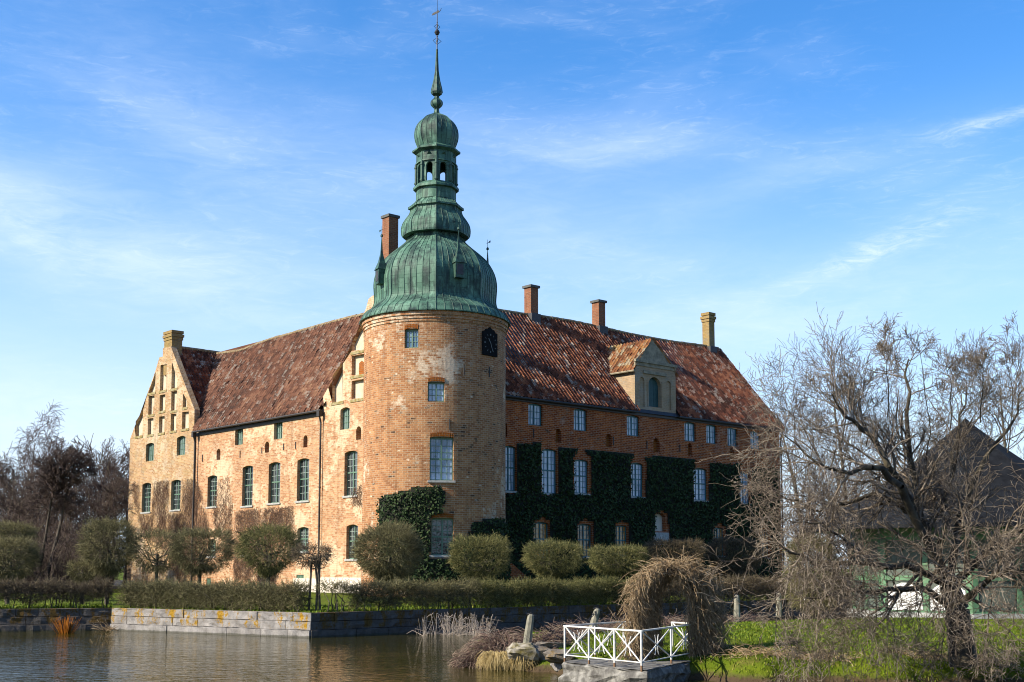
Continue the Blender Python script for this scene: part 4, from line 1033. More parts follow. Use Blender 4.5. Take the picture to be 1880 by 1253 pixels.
# ------------------------------------------------------------------ near bank
shore = [(-1.55, 41.5), (-1.35, 39.0), (-.9, 36.6), (0.2, 35.6), (1.15, 34.6), (1.9, 33.2), (3.4, 32.3), (4.9, 32.7), (5.4, 31.6), (6.4, 31.1), (8.0, 31.6), (9.8, 30.8), (11.4, 31.3), (13.2, 30.8), (16, 31.0), (22, 30.5), (40, 30.0),
         (60, 45), (60, 75), (40, 66), (26, 58.5), (14, 54.5), (8.6, 51.0), (5, 48.2), (2.2, 45.6), (-.2, 43.6), (-1.2, 42.8)]
def sdist(P):
    P = np.asarray(P, float); d = np.full(len(P), 1e9); n = len(shore)
    for i in range(n):
        a, b = np.array(shore[i]), np.array(shore[(i+1) % n]); ab = b-a
        t = np.clip(((P-a)@ab)/(ab@ab), 0, 1); d = np.minimum(d, np.linalg.norm(P-(a+t[:, None]*ab), axis=1))
    return np.where(in_poly(P, shore), d, -d)
def vnoise(x, y, s, seed=0):
    return (np.sin(x*s*1.3+seed+1.7*np.sin(y*s*.9+seed))+np.sin(y*s*1.7-seed*2+1.3*np.sin(x*s*1.1)))*.5
def bank_h(P):
    P = np.asarray(P, float); d = sdist(P)+.10*vnoise(P[:, 0], P[:, 1], 3.1, 1)+.05*vnoise(P[:, 0], P[:, 1], 8.3, 2)
    h = np.where(d < 0, np.maximum(d*1.2, -.6), np.where(d < .5, d*1.0, .50+.46*(1-np.exp(-(d-.5)/2.6))))
    return h+np.where(d > 0, .035*vnoise(P[:, 0], P[:, 1], 1.9, 5)+.02*vnoise(P[:, 0], P[:, 1], 6, 7), 0)
gx = np.concatenate([np.arange(-2.6, 17, .16), np.arange(17, 62, 1.0)]); gy = np.concatenate([np.arange(28.9, 47, .16), np.arange(47, 78, .5)])
X, Y = np.meshgrid(gx, gy, indexing='ij'); PXY = np.stack([X.ravel(), Y.ravel()], 1)
Hh = bank_h(PXY); ny = len(gy)
I, J = np.meshgrid(np.arange(len(gx)-1), np.arange(ny-1), indexing='ij'); q = (I*ny+J).ravel()
Fb = np.stack([q, q+ny, q+ny+1, q+1], 1); Fb = Fb[(Hh[Fb] > -.5).any(1)]
bk = np_mesh('bank', np.column_stack([PXY, Hh]), Fb, M['lawn'], smooth=True); bk['kind'] = 'structure'
def gz_at(x, y): return float(bank_h([(x, y)])[0])

def blades(name, P, hmin, hmax, lean, mat, wid=.012, kind=None, zof=None, seg=2, fan=None):
    """tapered grass blades rooted at P (n,3)"""
    n = len(P); a = rng.uniform(0, 2*np.pi, n); hh = rng.uniform(hmin, hmax, n); ln = rng.uniform(.2, 1, n)*lean
    dirv = np.stack([np.cos(a), np.sin(a), np.zeros(n)], 1) if fan is None else fan
    side = np.stack([-dirv[:, 1], dirv[:, 0], np.zeros(n)], 1)*wid*rng.uniform(.6, 1.4, n)[:, None]*.5
    p1 = P+dirv*(ln*hh*.35)[:, None]+np.array([0, 0, 1.])*(hh*.62)[:, None]
    p2 = P+dirv*(ln*hh)[:, None]+np.array([0, 0, 1.])*(hh*(1-.35*ln))[:, None]
    V = np.stack([P-side, P+side, p1+side*.8, p1-side*.8, p2+side*.15, p2-side*.15], 1).reshape(-1, 3)
    F = np.array([[0, 1, 2, 3], [3, 2, 4, 5]]); F = (F[None]+(np.arange(n)*6)[:, None, None]).reshape(-1, 4)
    return V, F
NB = 95000
pts = np.stack([rng.uniform(-1.5, 16.5, NB), 30.6+(rng.uniform(0, 1, NB)**1.6)*21.4], 1)
dd_ = sdist(pts); pts = pts[(dd_ > .10)]; pts = pts[rng.uniform(0, 1, len(pts)) < np.clip((vnoise(pts[:, 0], pts[:, 1], 1.1, 3)+1.35)*.75, .25, 1)]
P3 = np.column_stack([pts, bank_h(pts)-.01])
V, F = blades('grass', P3, .03, .10, .8, None, .020)
g = np_mesh('grass', V, F, M['grass']); g['kind'] = 'stuff'
# terrace lawn edge grass seen under the hedges
n = 9000; s = rng.uniform(0, 1, n)
def near_wall(n, a, b, inn, lo, hi):
    a, b = np.array(a[:2]), np.array(b[:2]); t = rng.uniform(0, 1, n); d = rng.uniform(lo, hi, n)
    return a+(b-a)*t[:, None]+np.array(inn[:2])*d[:, None]
dL = (KL-KC).normalized(); inL = Vector((-dL.y, dL.x, 0)); inL = inL if inL.y > 0 else -inL
dRr = (KR-KC).normalized(); inR = Vector((-dRr.y, dRr.x, 0)); inR = inR if inR.y > 0 else -inR
dF = (KF-KL).normalized(); inF = Vector((-dF.y, dF.x, 0)); inF = inF if inF.y > 0 else -inF
tp = np.concatenate([near_wall(7000, KC, KL, inL, .3, 6), near_wall(9000, KC, KC+dRr*26, inR, .3, 8), near_wall(4000, KL, KL+dF*8, inF, .3, 6)])
V, F = blades('grass', np.column_stack([tp, np.full(len(tp), WZ-.01)]), .06, .16, .6, None, .035)
g2 = np_mesh('grass', V, F, M['grass']); g2['kind'] = 'stuff'

# ------------------------------------------------------------------ stones
def rock_mesh(m, c, sx, sy, sz, seed, rot=0):
    r = random.Random(seed); n, k = 14, 8; vs = []
    ph = [r.uniform(0, 6.28) for _ in range(6)]
    for i in range(k+1):
        th = math.pi*i/k
        for j in range(n):
            a = 2*math.pi*j/n
            x, y, z = math.sin(th)*math.cos(a), math.sin(th)*math.sin(a), math.cos(th)
            e = 1+.16*math.sin(3*x+ph[0]+2*y)+.13*math.sin(4*y+ph[1]+3*z)+.09*math.sin(7*z+ph[2]+5*x)+.05*math.sin(11*x+9*y+ph[3])
            sg = lambda v: math.copysign(abs(v)**.75, v)
            e *= 1+r.uniform(-.06, .06) if 0 < i < k else 1
            x, y, z = sg(x)*sx*e, sg(y)*sy*e, sg(z)*sz*e
            cr, sr = math.cos(rot), math.sin(rot)
            vs.append(Vector(c)+Vector((x*cr-y*sr, x*sr+y*cr, z)))
    m.add(vs, [(i*n+j, i*n+(j+1) % n, (i+1)*n+(j+1) % n, (i+1)*n+j) for i in range(k) for j in range(n)])
def rock(px, py, zc, sx, sy, sz, seed, label, mat='granite_rough', rot=0.0, name='rock'):
    p = on_z(px, py, zc); m = MB(); rock_mesh(m, p, sx, sy, sz, seed, rot)
    o = m.build(name, M[mat]); tag(o, label, 'rock', 'shore stones'); return o
rock(936, 1200, .42, .16, .14, .17, 11, 'small pale round stone beside the mossy stone above the straw tufts', 'moss_stone')
rock(990, 1203, .42, .58, .36, .26, 12, 'greenish slanting boulder just right of the straw tufts', 'granite_rough', .3)
rock(1016, 1219, .2, .34, .3, .22, 13, 'brownish low stone at the waterline between boulder and platform', 'granite_rough', .5)
rock(1024, 1205, .48, .42, .3, .16, 14, 'flat grey stone lying on the bank left of the white fence', 'granite_rough', .1)
rock(1036, 1222, .2, .36, .3, .24, 15, 'grey squared stone against the left end of the platform', 'granite', .2)
rock(1010, 1186, .66, .62, .22, .10, 16, 'long pale slab in the grass behind the leaning first post', 'granite_rough', .45)
rock(1000, 1224, .10, .3, .22, .16, 17, 'dark wet stone at the water right beside the straw tuft', 'granite_rough', .9)
for i, (x, y, s_) in enumerate([(1310, 1238, .3), (1364, 1240, .22), (1452, 1243, .25), (1536, 1241, .2), (1624, 1238, .34), (1690, 1243, .24), (1770, 1240, .3), (1850, 1243, .3)]):
    rock(x, y, .10, s_*1.3, s_, s_*.7, 30+i, ['mossy stone at the water under the arch end of the platform', 'small stone in the waterline right of the platform', 'low dark stone at the bank foot under drooping twigs',
         'smallest stone in the bank edge left of the tan stone', 'tan lichened stone at the bank foot below the white pavilion panels', 'grey stone just right of the tan stone at the bank foot',
         'stone at the water below the thick tree trunk', 'stone at the water by the right edge of the photo'][i], 'moss_stone' if i in (0, 4) else 'granite_rough', i*.7)

# ------------------------------------------------------------------ leaning stone posts with chains
def stone_post(p, h, w, lean, label):
    m = MB(); n = 8; ax = Vector((lean, .05, 1)).normalized(); b = Vector(p)
    prof = [(0, w), (.3*h, w*.98), (.85*h, w*.82), (.95*h, w*.72), (h, w*.38)]
    vs = []
    for t, r in prof:
        for k in range(n):
            a = 2*math.pi*k/n+.39; vs.append(b+ax*t+Vector((math.cos(a)*r, math.sin(a)*r, 0)))
    m.add(vs, [(i*n+k, i*n+(k+1) % n, (i+1)*n+(k+1) % n, (i+1)*n+k) for i in range(len(prof)-1) for k in range(n)]+[tuple((len(prof)-1)*n+k for k in range(n))])
    t = thing('stone_post', label, 'post', p, 'chained stone posts on the bank'); m.build('shaft', M['granite_post'], t)
    r = MB(); top = b+ax*(h*.97); r.tube([top-Vector((.12, 0, -.02)), top+Vector((0, 0, .06)), top+Vector((.12, 0, -.02))], .02, 6); r.build('chain_ring', M['iron'], t)
    return top
post_spec = [(966, 1186, .66, 1.03, .135, .14, 'first leaning stone post on a mossy boulder left of the white fence'),
             (1082, 1168, .78, 1.0, .135, .27, 'strongly leaning stone post behind the left part of the white fence'),
             (1353, 1138, .92, 1.05, .13, .02, 'upright stone post seen among twigs just right of the climber arch'),
             (1430, 1128, .95, 1.0, .13, .03, 'distant stone post among twigs left of the pavilion')]
tops = []
for (x, y, z, h, w_, le, lab) in post_spec:
    p = on_z(x, y, z); tops.append(stone_post((p.x, p.y, z-.12), h, w_, le, lab))
pz = on_z(962, 1192, .6); m = MB(); rock_mesh(m, (pz.x-.06, pz.y-.12, .52), .46, .34, .22, 21); o = m.build('rock', M['moss_stone'])
tag(o, 'mossy yellow boulder under the first leaning stone post', 'rock', 'shore stones')
def chain(a, b, sag, label):
    a, b = Vector(a), Vector(b); m = MB(); n = max(8, int((b-a).length/.11)); pts = []
    for i in range(n+1):
        t = i/n; pts.append(a+(b-a)*t-UP*sag*4*t*(1-t))
    for i in range(n):
        c = (pts[i]+pts[i+1])/2; d = (pts[i+1]-pts[i]); l = d.length*.66; d.normalize()
        s = d.cross(UP).normalized() if i % 2 else UP
        s2 = d.cross(s); ring = [c+d*l*math.cos(6.283*k/8)+s*.035*math.sin(6.283*k/8) for k in range(9)]
        m.tube(ring, .012, 4)
    o = m.build('chain', M['iron']); tag(o, label, 'chain', 'chains between the stone posts')
chain(tops[0], tops[1], .62, 'iron chain sagging between the two leaning posts left of the arch')
chain(tops[1], tops[2], .9, 'iron chain passing behind the climber arch to the upright post')
chain(tops[2], tops[3], .6, 'iron chain between the two distant posts right of the arch')

# ------------------------------------------------------------------ platform and white fence
PZ = .46
A_, B_, C_, D_ = (Vector((on_z(x, y, PZ).x, on_z(x, y, PZ).y, 0)) for x, y in ((1037, 1215), (1178, 1230), (1281, 1208.5), (1145, 1203)))
cen = (A_+B_+C_+D_)/4
pf = MB(); ring = []
corners = [A_, B_, C_, D_]
r_ = random.Random(5)
edge = []
for i in range(4):
    p, q = corners[i], corners[(i+1) % 4]
    for k in range(9): edge.append(p+(q-p)*(k/9)+((p+q)/2-cen).normalized()*.16)
ne = len(edge)
lay = [(-.6, .02), (.02, .05), (.14, .0), (.26, .03), (PZ-.06, .0), (PZ-.02, -.04)]
vs = []
for zz, o in lay:
    for p in edge: vs.append(p+(p-cen).normalized()*(o+r_.uniform(-.09, .07))+UP*(zz+r_.uniform(-.035, .035)*(0 < zz < .4)))
pf.add(vs, [(i*ne+k, i*ne+(k+1) % ne, (i+1)*ne+(k+1) % ne, (i+1)*ne+k) for i in range(len(lay)-1) for k in range(ne)])
top = [p+(p-cen).normalized()*-.04+UP*PZ for p in edge]
pf.add(top+[cen+UP*(PZ+.01)], [(k, (k+1) % ne, ne) for k in range(ne)])
pf.add(vs[-ne:]+top, [(k, (k+1) % ne, ne+(k+1) % ne, ne+k) for k in range(ne)])
tag(pf.build('stone_platform', M['concrete']), 'weathered stone platform jutting into the water under the white fence', 'platform')
fence = thing('white_fence', 'white metal fence with crossed bars round the stone platform', 'fence', (cen.x, cen.y, PZ))
FH = .92
def fpost(p):
    m = MB(); m.tube([p+UP*(PZ+.10), p+UP*(PZ+FH)], .026, 8); o = m.build('fence_post', M['white_paint'], fence)
    f = MB(); f.tube([p+UP*(PZ-.05), p+UP*(PZ+.10)], .028, 8); f.build('rusty_foot', M['rust'], o)
def fpanel(p, q):
    d = (q-p).normalized(); nrm = Vector((-d.y, d.x, 0)); l = (q-p).length; m = MB()
    e = .035; zt, zb = PZ+FH-.02, PZ+.17
    m.box((p+q)/2+UP*(PZ+FH), d*(l/2+.02), nrm*.03, UP*.018)
    m.box((p+q)/2+UP*zb, d*(l/2-e), nrm*.012, UP*.012)
    for a, b in (((e, zb), (l-e, zt)), ((e, zt), (l-e, zb))):
        u = p+d*a[0]+UP*a[1]; v = p+d*b[0]+UP*b[1]; m.tube([u, v], .018, 6)
    c = (p+q)/2+UP*((zt+zb)/2)
    for sg in (-1, 1):
        pts = [c+d*sg*(.055+.075*abs(t)**2.2)+UP*t*.24 for t in np.linspace(-1, 1, 9)]
        m.tube(pts, .011, 5)
    m.build('fence_panel', M['white_paint'], fence)
def run_(p, q, n, gaps=()):
    for k in range(n):
        if k in gaps: continue
        fpanel(p+(q-p)*(k/n), p+(q-p)*((k+1)/n))
run_(A_, B_, 3); run_(B_, C_, 2); run_(A_, D_, 2)
D1 = Vector((on_z(1184, 1203, PZ).x, on_z(1184, 1203, PZ).y, 0)); D2 = Vector((on_z(1235, 1204.5, PZ).x, on_z(1235, 1204.5, PZ).y, 0))
fpanel(D_, D1); fpanel(D2, C_)
for p in (A_, A_+(B_-A_)/3, A_+(B_-A_)*2/3, B_, (B_+C_)/2, C_, (A_+D_)/2, D_, D1, D2): fpost(p)

# ------------------------------------------------------------------ twigs
def grow(segs, p, d, L, r, lev, P):
    """segs gets (p0,p1,r0,r1,lev); P: per-level dicts"""
    q = P[lev]; ns = q.get('n', 4); st = L/ns; pts = [p]; rr = r; dirs = []
    for i in range(ns):
        j = np.array([random.gauss(0, 1), random.gauss(0, 1), random.gauss(0, 1)])*q.get('jit', .15)
        d = d+j+np.array([0, 0, q.get('up', 0.0)])*(1 if not q.get('updep') else (i+1)/ns)
        d = d/np.linalg.norm(d); p2 = p+d*st; r1 = r*(1-(i+1)/ns*(1-q.get('tip', .4)))
        segs.append((p, p2, rr, r1, lev)); p, rr = p2, r1; pts.append(p); dirs.append(d)
    if lev+1 < len(P):
        c = P[lev+1]; k = int(round(q['kids']*random.uniform(.75, 1.25)))
        for _ in range(k):
            t = random.uniform(q.get('from', .25), 1.0); i = min(ns-1, int(t*ns)); f = t*ns-i
            b = pts[i]+(pts[i+1]-pts[i])*f; dd = dirs[i]
            s = np.array([random.gauss(0, 1) for _ in range(3)]); s -= dd*s.dot(dd); s /= np.linalg.norm(s)+1e-9
            a = math.radians(random.gauss(q.get('ang', 50), 12)); nd = dd*math.cos(a)+s*math.sin(a)
            rb = r*(1-t*(1-q.get('tip', .4)))
            grow(segs, b, nd, L*q.get('ratio', .55)*random.uniform(.65, 1.25)*(1.15-.4*t), max(.004, rb*q.get('rr', .55)), lev+1, P)
def seg_obj(name, segs, mat, parent, lo, hi, n=3, rmin=0.0):
    s = [q for q in segs if lo <= q[4] <= hi]
    V, F = seg_VF([q[0] for q in s], [q[1] for q in s], np.maximum([q[2] for q in s], rmin), np.maximum([q[3] for q in s], rmin), n)
    return np_mesh(name, V, F, mat, parent)

# the old apple tree on the right bank
def on_plane_dir(px, py, base, Y): p = on_Y(px, py, Y); return np.array([p.x, p.y, p.z])
tb = on_z(1768, 1204, .75); apple = thing('apple_tree', 'big leafless spreading apple tree drooping to the water at right', 'tree', (tb.x, tb.y, .7))
ss = []
B0 = np.array([tb.x, tb.y, .5]); yt = tb.y
H1 = on_plane_dir(1757, 1120, 0, yt); H2 = on_plane_dir(1742, 1075, 0, yt)
for a, b, r0, r1 in ((B0, H1, .36, .29), (H1, H2, .29, .24)): ss.append((a, b, r0, r1, 0))
lp = [dict(n=7, jit=.10, up=.02, kids=9, ang=52, ratio=.52, rr=.50, tip=.28), dict(n=6, jit=.16, up=.04, kids=9, ang=48, ratio=.55, rr=.5, tip=.35),
      dict(n=5, jit=.18, up=.02, kids=6, ang=48, ratio=.60, rr=.6, tip=.4), dict(n=4, jit=.20, up=-.02, kids=0, tip=.5)]
def limb(pxs, r0, r1, kids, P, spread=.55, droop=0.0, lenk=1.0):
    kids = int(kids*1.35); r0 *= .85
    """a limb through given (px,py,depth offset) points; children sprout along it"""
    pts = [on_plane_dir(x, y, 0, yt+dy_) for x, y, dy_ in pxs]
    fine_ = []
    for i in range(len(pts)-1):
        for k in range(3):
            j = np.array([random.gauss(0, .05) for _ in range(3)]) if k else 0
            fine_.append(pts[i]+(pts[i+1]-pts[i])*(k/3)+j)
    fine_.append(pts[-1]); n = len(fine_)-1
    for i in range(n):
        ss.append((fine_[i], fine_[i+1], r0+(r1-r0)*i/n, r0+(r1-r0)*(i+1)/n, 0))
    tot = sum(np.linalg.norm(fine_[i+1]-fine_[i]) for i in range(n))
    for _ in range(kids):
        t = random.uniform(.12, 1)*n; i = min(n-1, int(t)); b = fine_[i]+(fine_[i+1]-fine_[i])*(t-i)
        dd = fine_[i+1]-fine_[i]; dd = dd/np.linalg.norm(dd); s = np.array([random.gauss(0, 1), random.gauss(0, 1), random.gauss(.15, .8)]); s -= dd*s.dot(dd); s /= np.linalg.norm(s)
        nd = dd*.55+s*.8+np.array([0, 0, droop]); nd /= np.linalg.norm(nd)
        grow(ss, b, nd, random.uniform(.9, 2.1)*lenk, (r0+(r1-r0)*t/n)*.42+.006, 1, P)
hang = [None, dict(n=6, jit=.17, up=-.04, kids=7, ang=46, ratio=.55, rr=.5, tip=.3), dict(n=5, jit=.2, up=-.07, kids=4, ang=40, ratio=.62, rr=.6, tip=.4), dict(n=4, jit=.28, up=-.07, kids=0, tip=.5)]
upw = [None, dict(n=7, jit=.17, up=.07, kids=9, ang=48, ratio=.46, rr=.5, tip=.3), dict(n=5, jit=.2, up=.10, kids=4, ang=48, ratio=.62, rr=.6, tip=.4), dict(n=4, jit=.26, up=.07, kids=0, tip=.5)]
side = [None, dict(n=6, jit=.19, up=.0, kids=9, ang=46, ratio=.55, rr=.5, tip=.3), dict(n=5, jit=.2, up=-.02, kids=5, ang=44, ratio=.62, rr=.6, tip=.4), dict(n=4, jit=.3, up=-.02, kids=0, tip=.5)]
limb([(1742, 1075, 0), (1700, 985, .3), (1680, 880, .8), (1664, 760, 1.0), (1668, 660, 1.2)], .17, .02, 22, upw)
limb([(1700, 985, .3), (1650, 880, -.3), (1600, 800, -.6), (1550, 765, -.8), (1528, 725, -1.0)], .13, .015, 22, upw)
limb([(1742, 1075, 0), (1660, 910, -.8), (1620, 860, -1.2), (1560, 870, -1.6), (1500, 850, -2), (1440, 800, -2.2)], .14, .012, 15, side)
limb([(1742, 1075, 0), (1690, 1050, -.5), (1600, 1035, -1), (1510, 1040, -1.4), (1450, 1015, -1.8), (1400, 975, -2)], .12, .010, 18, hang)
limb([(1757, 1120, 0), (1690, 1080, -1), (1600, 1090, -1.8), (1530, 1090, -2.3), (1465, 1110, -2.6)], .11, .010, 18, hang)
limb([(1742, 1075, 0), (1760, 950, .4), (1800, 860, .6), (1850, 790, .8), (1890, 700, 1)], .13, .015, 22, upw)
limb([(1742, 1075, 0), (1820, 1000, -.4), (1890, 960, -.8), (1990, 940, -1)], .13, .02, 24, hang)
limb([(1757, 1120, 0), (1820, 1060, -1.3), (1880, 1050, -1.9), (1960, 1090, -2.3)], .11, .012, 24, hang)
limb([(1664, 940, .8), (1610, 905, .6), (1530, 930, .2), (1485, 935, .0), (1425, 905, -.2)], .09, .010, 15, side)
limb([(1700, 985, .3), (1740, 900, 1.3), (1760, 800, 1.8), (1775, 700, 2.0)], .11, .012, 22, upw)
limb([(1600, 1035, -1), (1560, 1000, -1.6), (1510, 960, -2.2), (1455, 960, -2.6)], .06, .008, 14, side)
limb([(1690, 1050, -.5), (1640, 1110, -1.8), (1590, 1160, -2.4)], .06, .008, 14, hang)
limb([(1742, 1075, 0), (1780, 1040, -1.2), (1760, 1080, -2.4), (1740, 1150, -3)], .06, .008, 12, hang)
for x in (1425, 1490, 1548, 1610, 1690, 1735, 1815, 1860):     # strands hanging almost to the grass
    dd = random.uniform(-3, -1.2); limb([(x+random.uniform(-20, 20), random.uniform(1060, 1110), dd), (x, 1150, dd-.2), (x+random.uniform(-22, 22), random.uniform(1185, 1225), dd-.3)], .018, .005, 7, hang, lenk=.55)
for x in (1545, 1590, 1630, 1700, 1745, 1800, 1850):      # water shoots
    y0 = random.uniform(760, 860); limb([(x, y0, random.uniform(-1, 1)), (x+random.uniform(-14, 10), y0-80, 0), (x+random.uniform(-18, 18), random.uniform(610, 690), 0)], .02, .005, 9, upw, lenk=.4)
V1 = seg_obj('trunk', ss, M['bark_apple'], apple, 0, 0, 7)
seg_obj('twigs', ss, M['twig_apple'], apple, 1, 3, 3, .0050)
print('apple segs', len(ss))

# other leafless trees
def free_tree(name, label, px, py, Y, ytop, spreadP, mats, group, base_z=1.0, lean=0.0, cat='tree', fork=1, rmin=.012, trunk_r=None, twigs_name='crown'):
    rmin = rmin*.72
    b = on_Y(px, py, Y); H = on_Y(px, ytop, Y).z-base_z; t = thing(name, label, cat, (b.x, Y, base_z), group); s = []
    for k in range(fork):
        d0 = np.array([lean+(.10*(k-(fork-1)/2)*2 if fork > 1 else 0), random.uniform(-.05, .05), 1.0]); d0 /= np.linalg.norm(d0)
        grow(s, np.array([b.x+.3*k, Y, base_z-.1]), d0, H*(.86 if k == 0 else .8), trunk_r or H*.014, 0, spreadP)
    seg_obj('trunk', s, mats[0], t, 0, 0, 6); seg_obj(twigs_name, s, mats[1], t, 1, 9, 3, rmin); return t
tall = [dict(n=9, jit=.05, up=.05, kids=24, ang=48, ratio=.30, rr=.42, tip=.15, **{'from': .38}), dict(n=5, jit=.14, up=.12, kids=9, ang=42, ratio=.5, rr=.5, tip=.3), dict(n=4, jit=.17, up=.08, kids=7, ang=40, ratio=.55, rr=.55, tip=.35), dict(n=3, jit=.2, up=.02, kids=0, tip=.5)]
birch = [dict(n=9, jit=.04, up=.06, kids=26, ang=42, ratio=.30, rr=.36, tip=.12, **{'from': .3}), dict(n=6, jit=.12, up=.10, kids=12, ang=40, ratio=.5, rr=.45, tip=.3), dict(n=5, jit=.15, up=-.10, kids=7, ang=36, ratio=.6, rr=.5, tip=.4), dict(n=4, jit=.15, up=-.15, kids=0, tip=.5)]
alder = [dict(n=9, jit=.03, up=.0, kids=30, ang=52, ratio=.22, rr=.38, tip=.25, **{'from': .62}), dict(n=5, jit=.16, up=.10, kids=10, ang=44, ratio=.55, rr=.5, tip=.3), dict(n=4, jit=.18, up=.02, kids=8, ang=42, ratio=.55, rr=.55, tip=.4), dict(n=3, jit=.2, up=.0, kids=0, tip=.5)]
BK, TF_, TR_ = M['bark_far'], M['twig_far'], M['twig_red']
WG = 'leafless trees of the wood left of the castle'
free_tree('birch_tree', 'tall feathery birch rising highest over the wood at far left', 38, 1075, 122, 772, birch, (BK, M['twig_birch']), WG, rmin=.02)
free_tree('alder_tree', 'thin leaning alder with a tufted top, left one of the leaning pair', 62, 1080, 96, 818, alder, (BK, TF_), WG, lean=.22, rmin=.026, trunk_r=.17)
free_tree('alder_tree', 'thin leaning alder with a tufted top, right one of the leaning pair', 78, 1080, 95, 800, alder, (BK, TF_), WG, lean=.23, rmin=.026, trunk_r=.19)
wood_spec = [(172, 820, 128, 'slim grey tree nearest the left wall of the castle but two'), (205, 822, 124, 'tall many-branched grey tree standing just left of the castle gable'),
             (228, 838, 132, 'grey tree half hidden behind the left edge of the castle'), (150, 838, 136, 'low crowned tree right behind the leaning alder tops'),
             (5, 850, 118, 'dark reddish tree cut by the left photo edge'), (95, 862, 130, 'short reddish tree between the birch and the leaning alders'),
             (60, 875, 112, 'dense reddish tree in front of the birch'), (125, 885, 110, 'dense reddish tree under the leaning alder tops'),
             (188, 880, 112, 'dense brown tree behind the tall clipped globe'), (28, 890, 106, 'bushy reddish tree below the birch')]
for i, (px, yt_, Y, lab) in enumerate(wood_spec):
    free_tree('bare_tree', lab, px, 1075, Y, yt_, tall, (BK, TF_ if i < 4 else TR_), WG, rmin=.022)
# the thicket behind reads as one mass
s = []
for k in range(95):
    x = random.uniform(-75, -42); Y = random.uniform(112, 175); H = random.uniform(4, 11.5)
    grow(s, np.array([x*Y/130, Y, .9]), np.array([random.gauss(0, .12), 0, 1.0]), H, .10, 0, [dict(n=5, jit=.06, up=.05, kids=14, ang=40, ratio=.42, rr=.45, tip=.2, **{'from': .2}), dict(n=4, jit=.15, up=.10, kids=8, ang=40, ratio=.5, rr=.5, tip=.4), dict(n=3, jit=.18, up=.06, kids=0, tip=.5)])
th_ = seg_obj('thicket', s, TR_, None, 0, 9, 3, .028); th_['kind'] = 'stuff'
ground_mesh('forest_floor', [(-120, 92), (-34, 92), (-40, 185), (-160, 185)], WZ+.004, plain('leaf_litter', (.06, .045, .03), .95, .4, 1.5))
s = []
for k in range(420):
    Y = random.uniform(93, 118); x = random.uniform(-.44, -.325)*Y; H = random.uniform(1.6, 4.6)
    grow(s, np.array([x, Y, .95]), np.array([random.gauss(0, .25), random.gauss(0, .2), 1.0]), H, .03, 0, [dict(n=3, jit=.12, up=.0, kids=9, ang=40, ratio=.5, rr=.6, tip=.4, **{'from': .05}), dict(n=3, jit=.18, up=.06, kids=5, ang=40, ratio=.55, rr=.6, tip=.5), dict(n=2, jit=.2, up=.0, kids=0, tip=.5)])
un_ = seg_obj('undergrowth', s, TR_, None, 0, 9, 3, .017); un_['kind'] = 'stuff'
# trees on the right beyond the bank
RG = 'leafless trees behind the apple tree'
orch = [dict(n=8, jit=.06, up=.05, kids=22, ang=50, ratio=.34, rr=.40, tip=.15, **{'from': .25}), dict(n=5, jit=.15, up=.16, kids=9, ang=42, ratio=.52, rr=.5, tip=.3), dict(n=4, jit=.17, up=.10, kids=6, ang=40, ratio=.6, rr=.55, tip=.4), dict(n=3, jit=.18, up=.08, kids=0, tip=.5)]
for px, yt_, Y, lab in [(1472, 690, 72, 'slender tree with a pale trunk just right of the castle end'), (1566, 650, 66, 'tree with an upright trunk between the slender one and the pavilion roof'),
                        (1850, 640, 62, 'tall tree behind the apple tree at the right photo edge'), (1720, 690, 78, 'tree rising behind the pavilion roof, left of its peak'), (1515, 740, 80, 'thin tree between two pale trunks behind the apple twigs')]:
    free_tree('fruit_tree', lab, px, 1110, Y, yt_, orch, (M['bark'], M['twig_far']), RG, rmin=.011, base_z=.9)
# low far treeline on the right
s = []
for k in range(70):
    Y = random.uniform(150, 230); x = random.uniform(30, 120)*Y/190; H = random.uniform(5, 9)
    grow(s, np.array([x, Y, .9]), np.array([random.gauss(0, .12), 0, 1.0]), H, .10, 0, [dict(n=4, jit=.06, up=.05, kids=14, ang=40, ratio=.42, rr=.45, tip=.2, **{'from': .1}), dict(n=3, jit=.15, up=.10, kids=7, ang=40, ratio=.5, rr=.5, tip=.4), dict(n=2, jit=.18, up=.06, kids=0, tip=.5)])
tl = seg_obj('treeline', s, M['twig_far'], None, 0, 9, 3, .035); tl['kind'] = 'stuff'

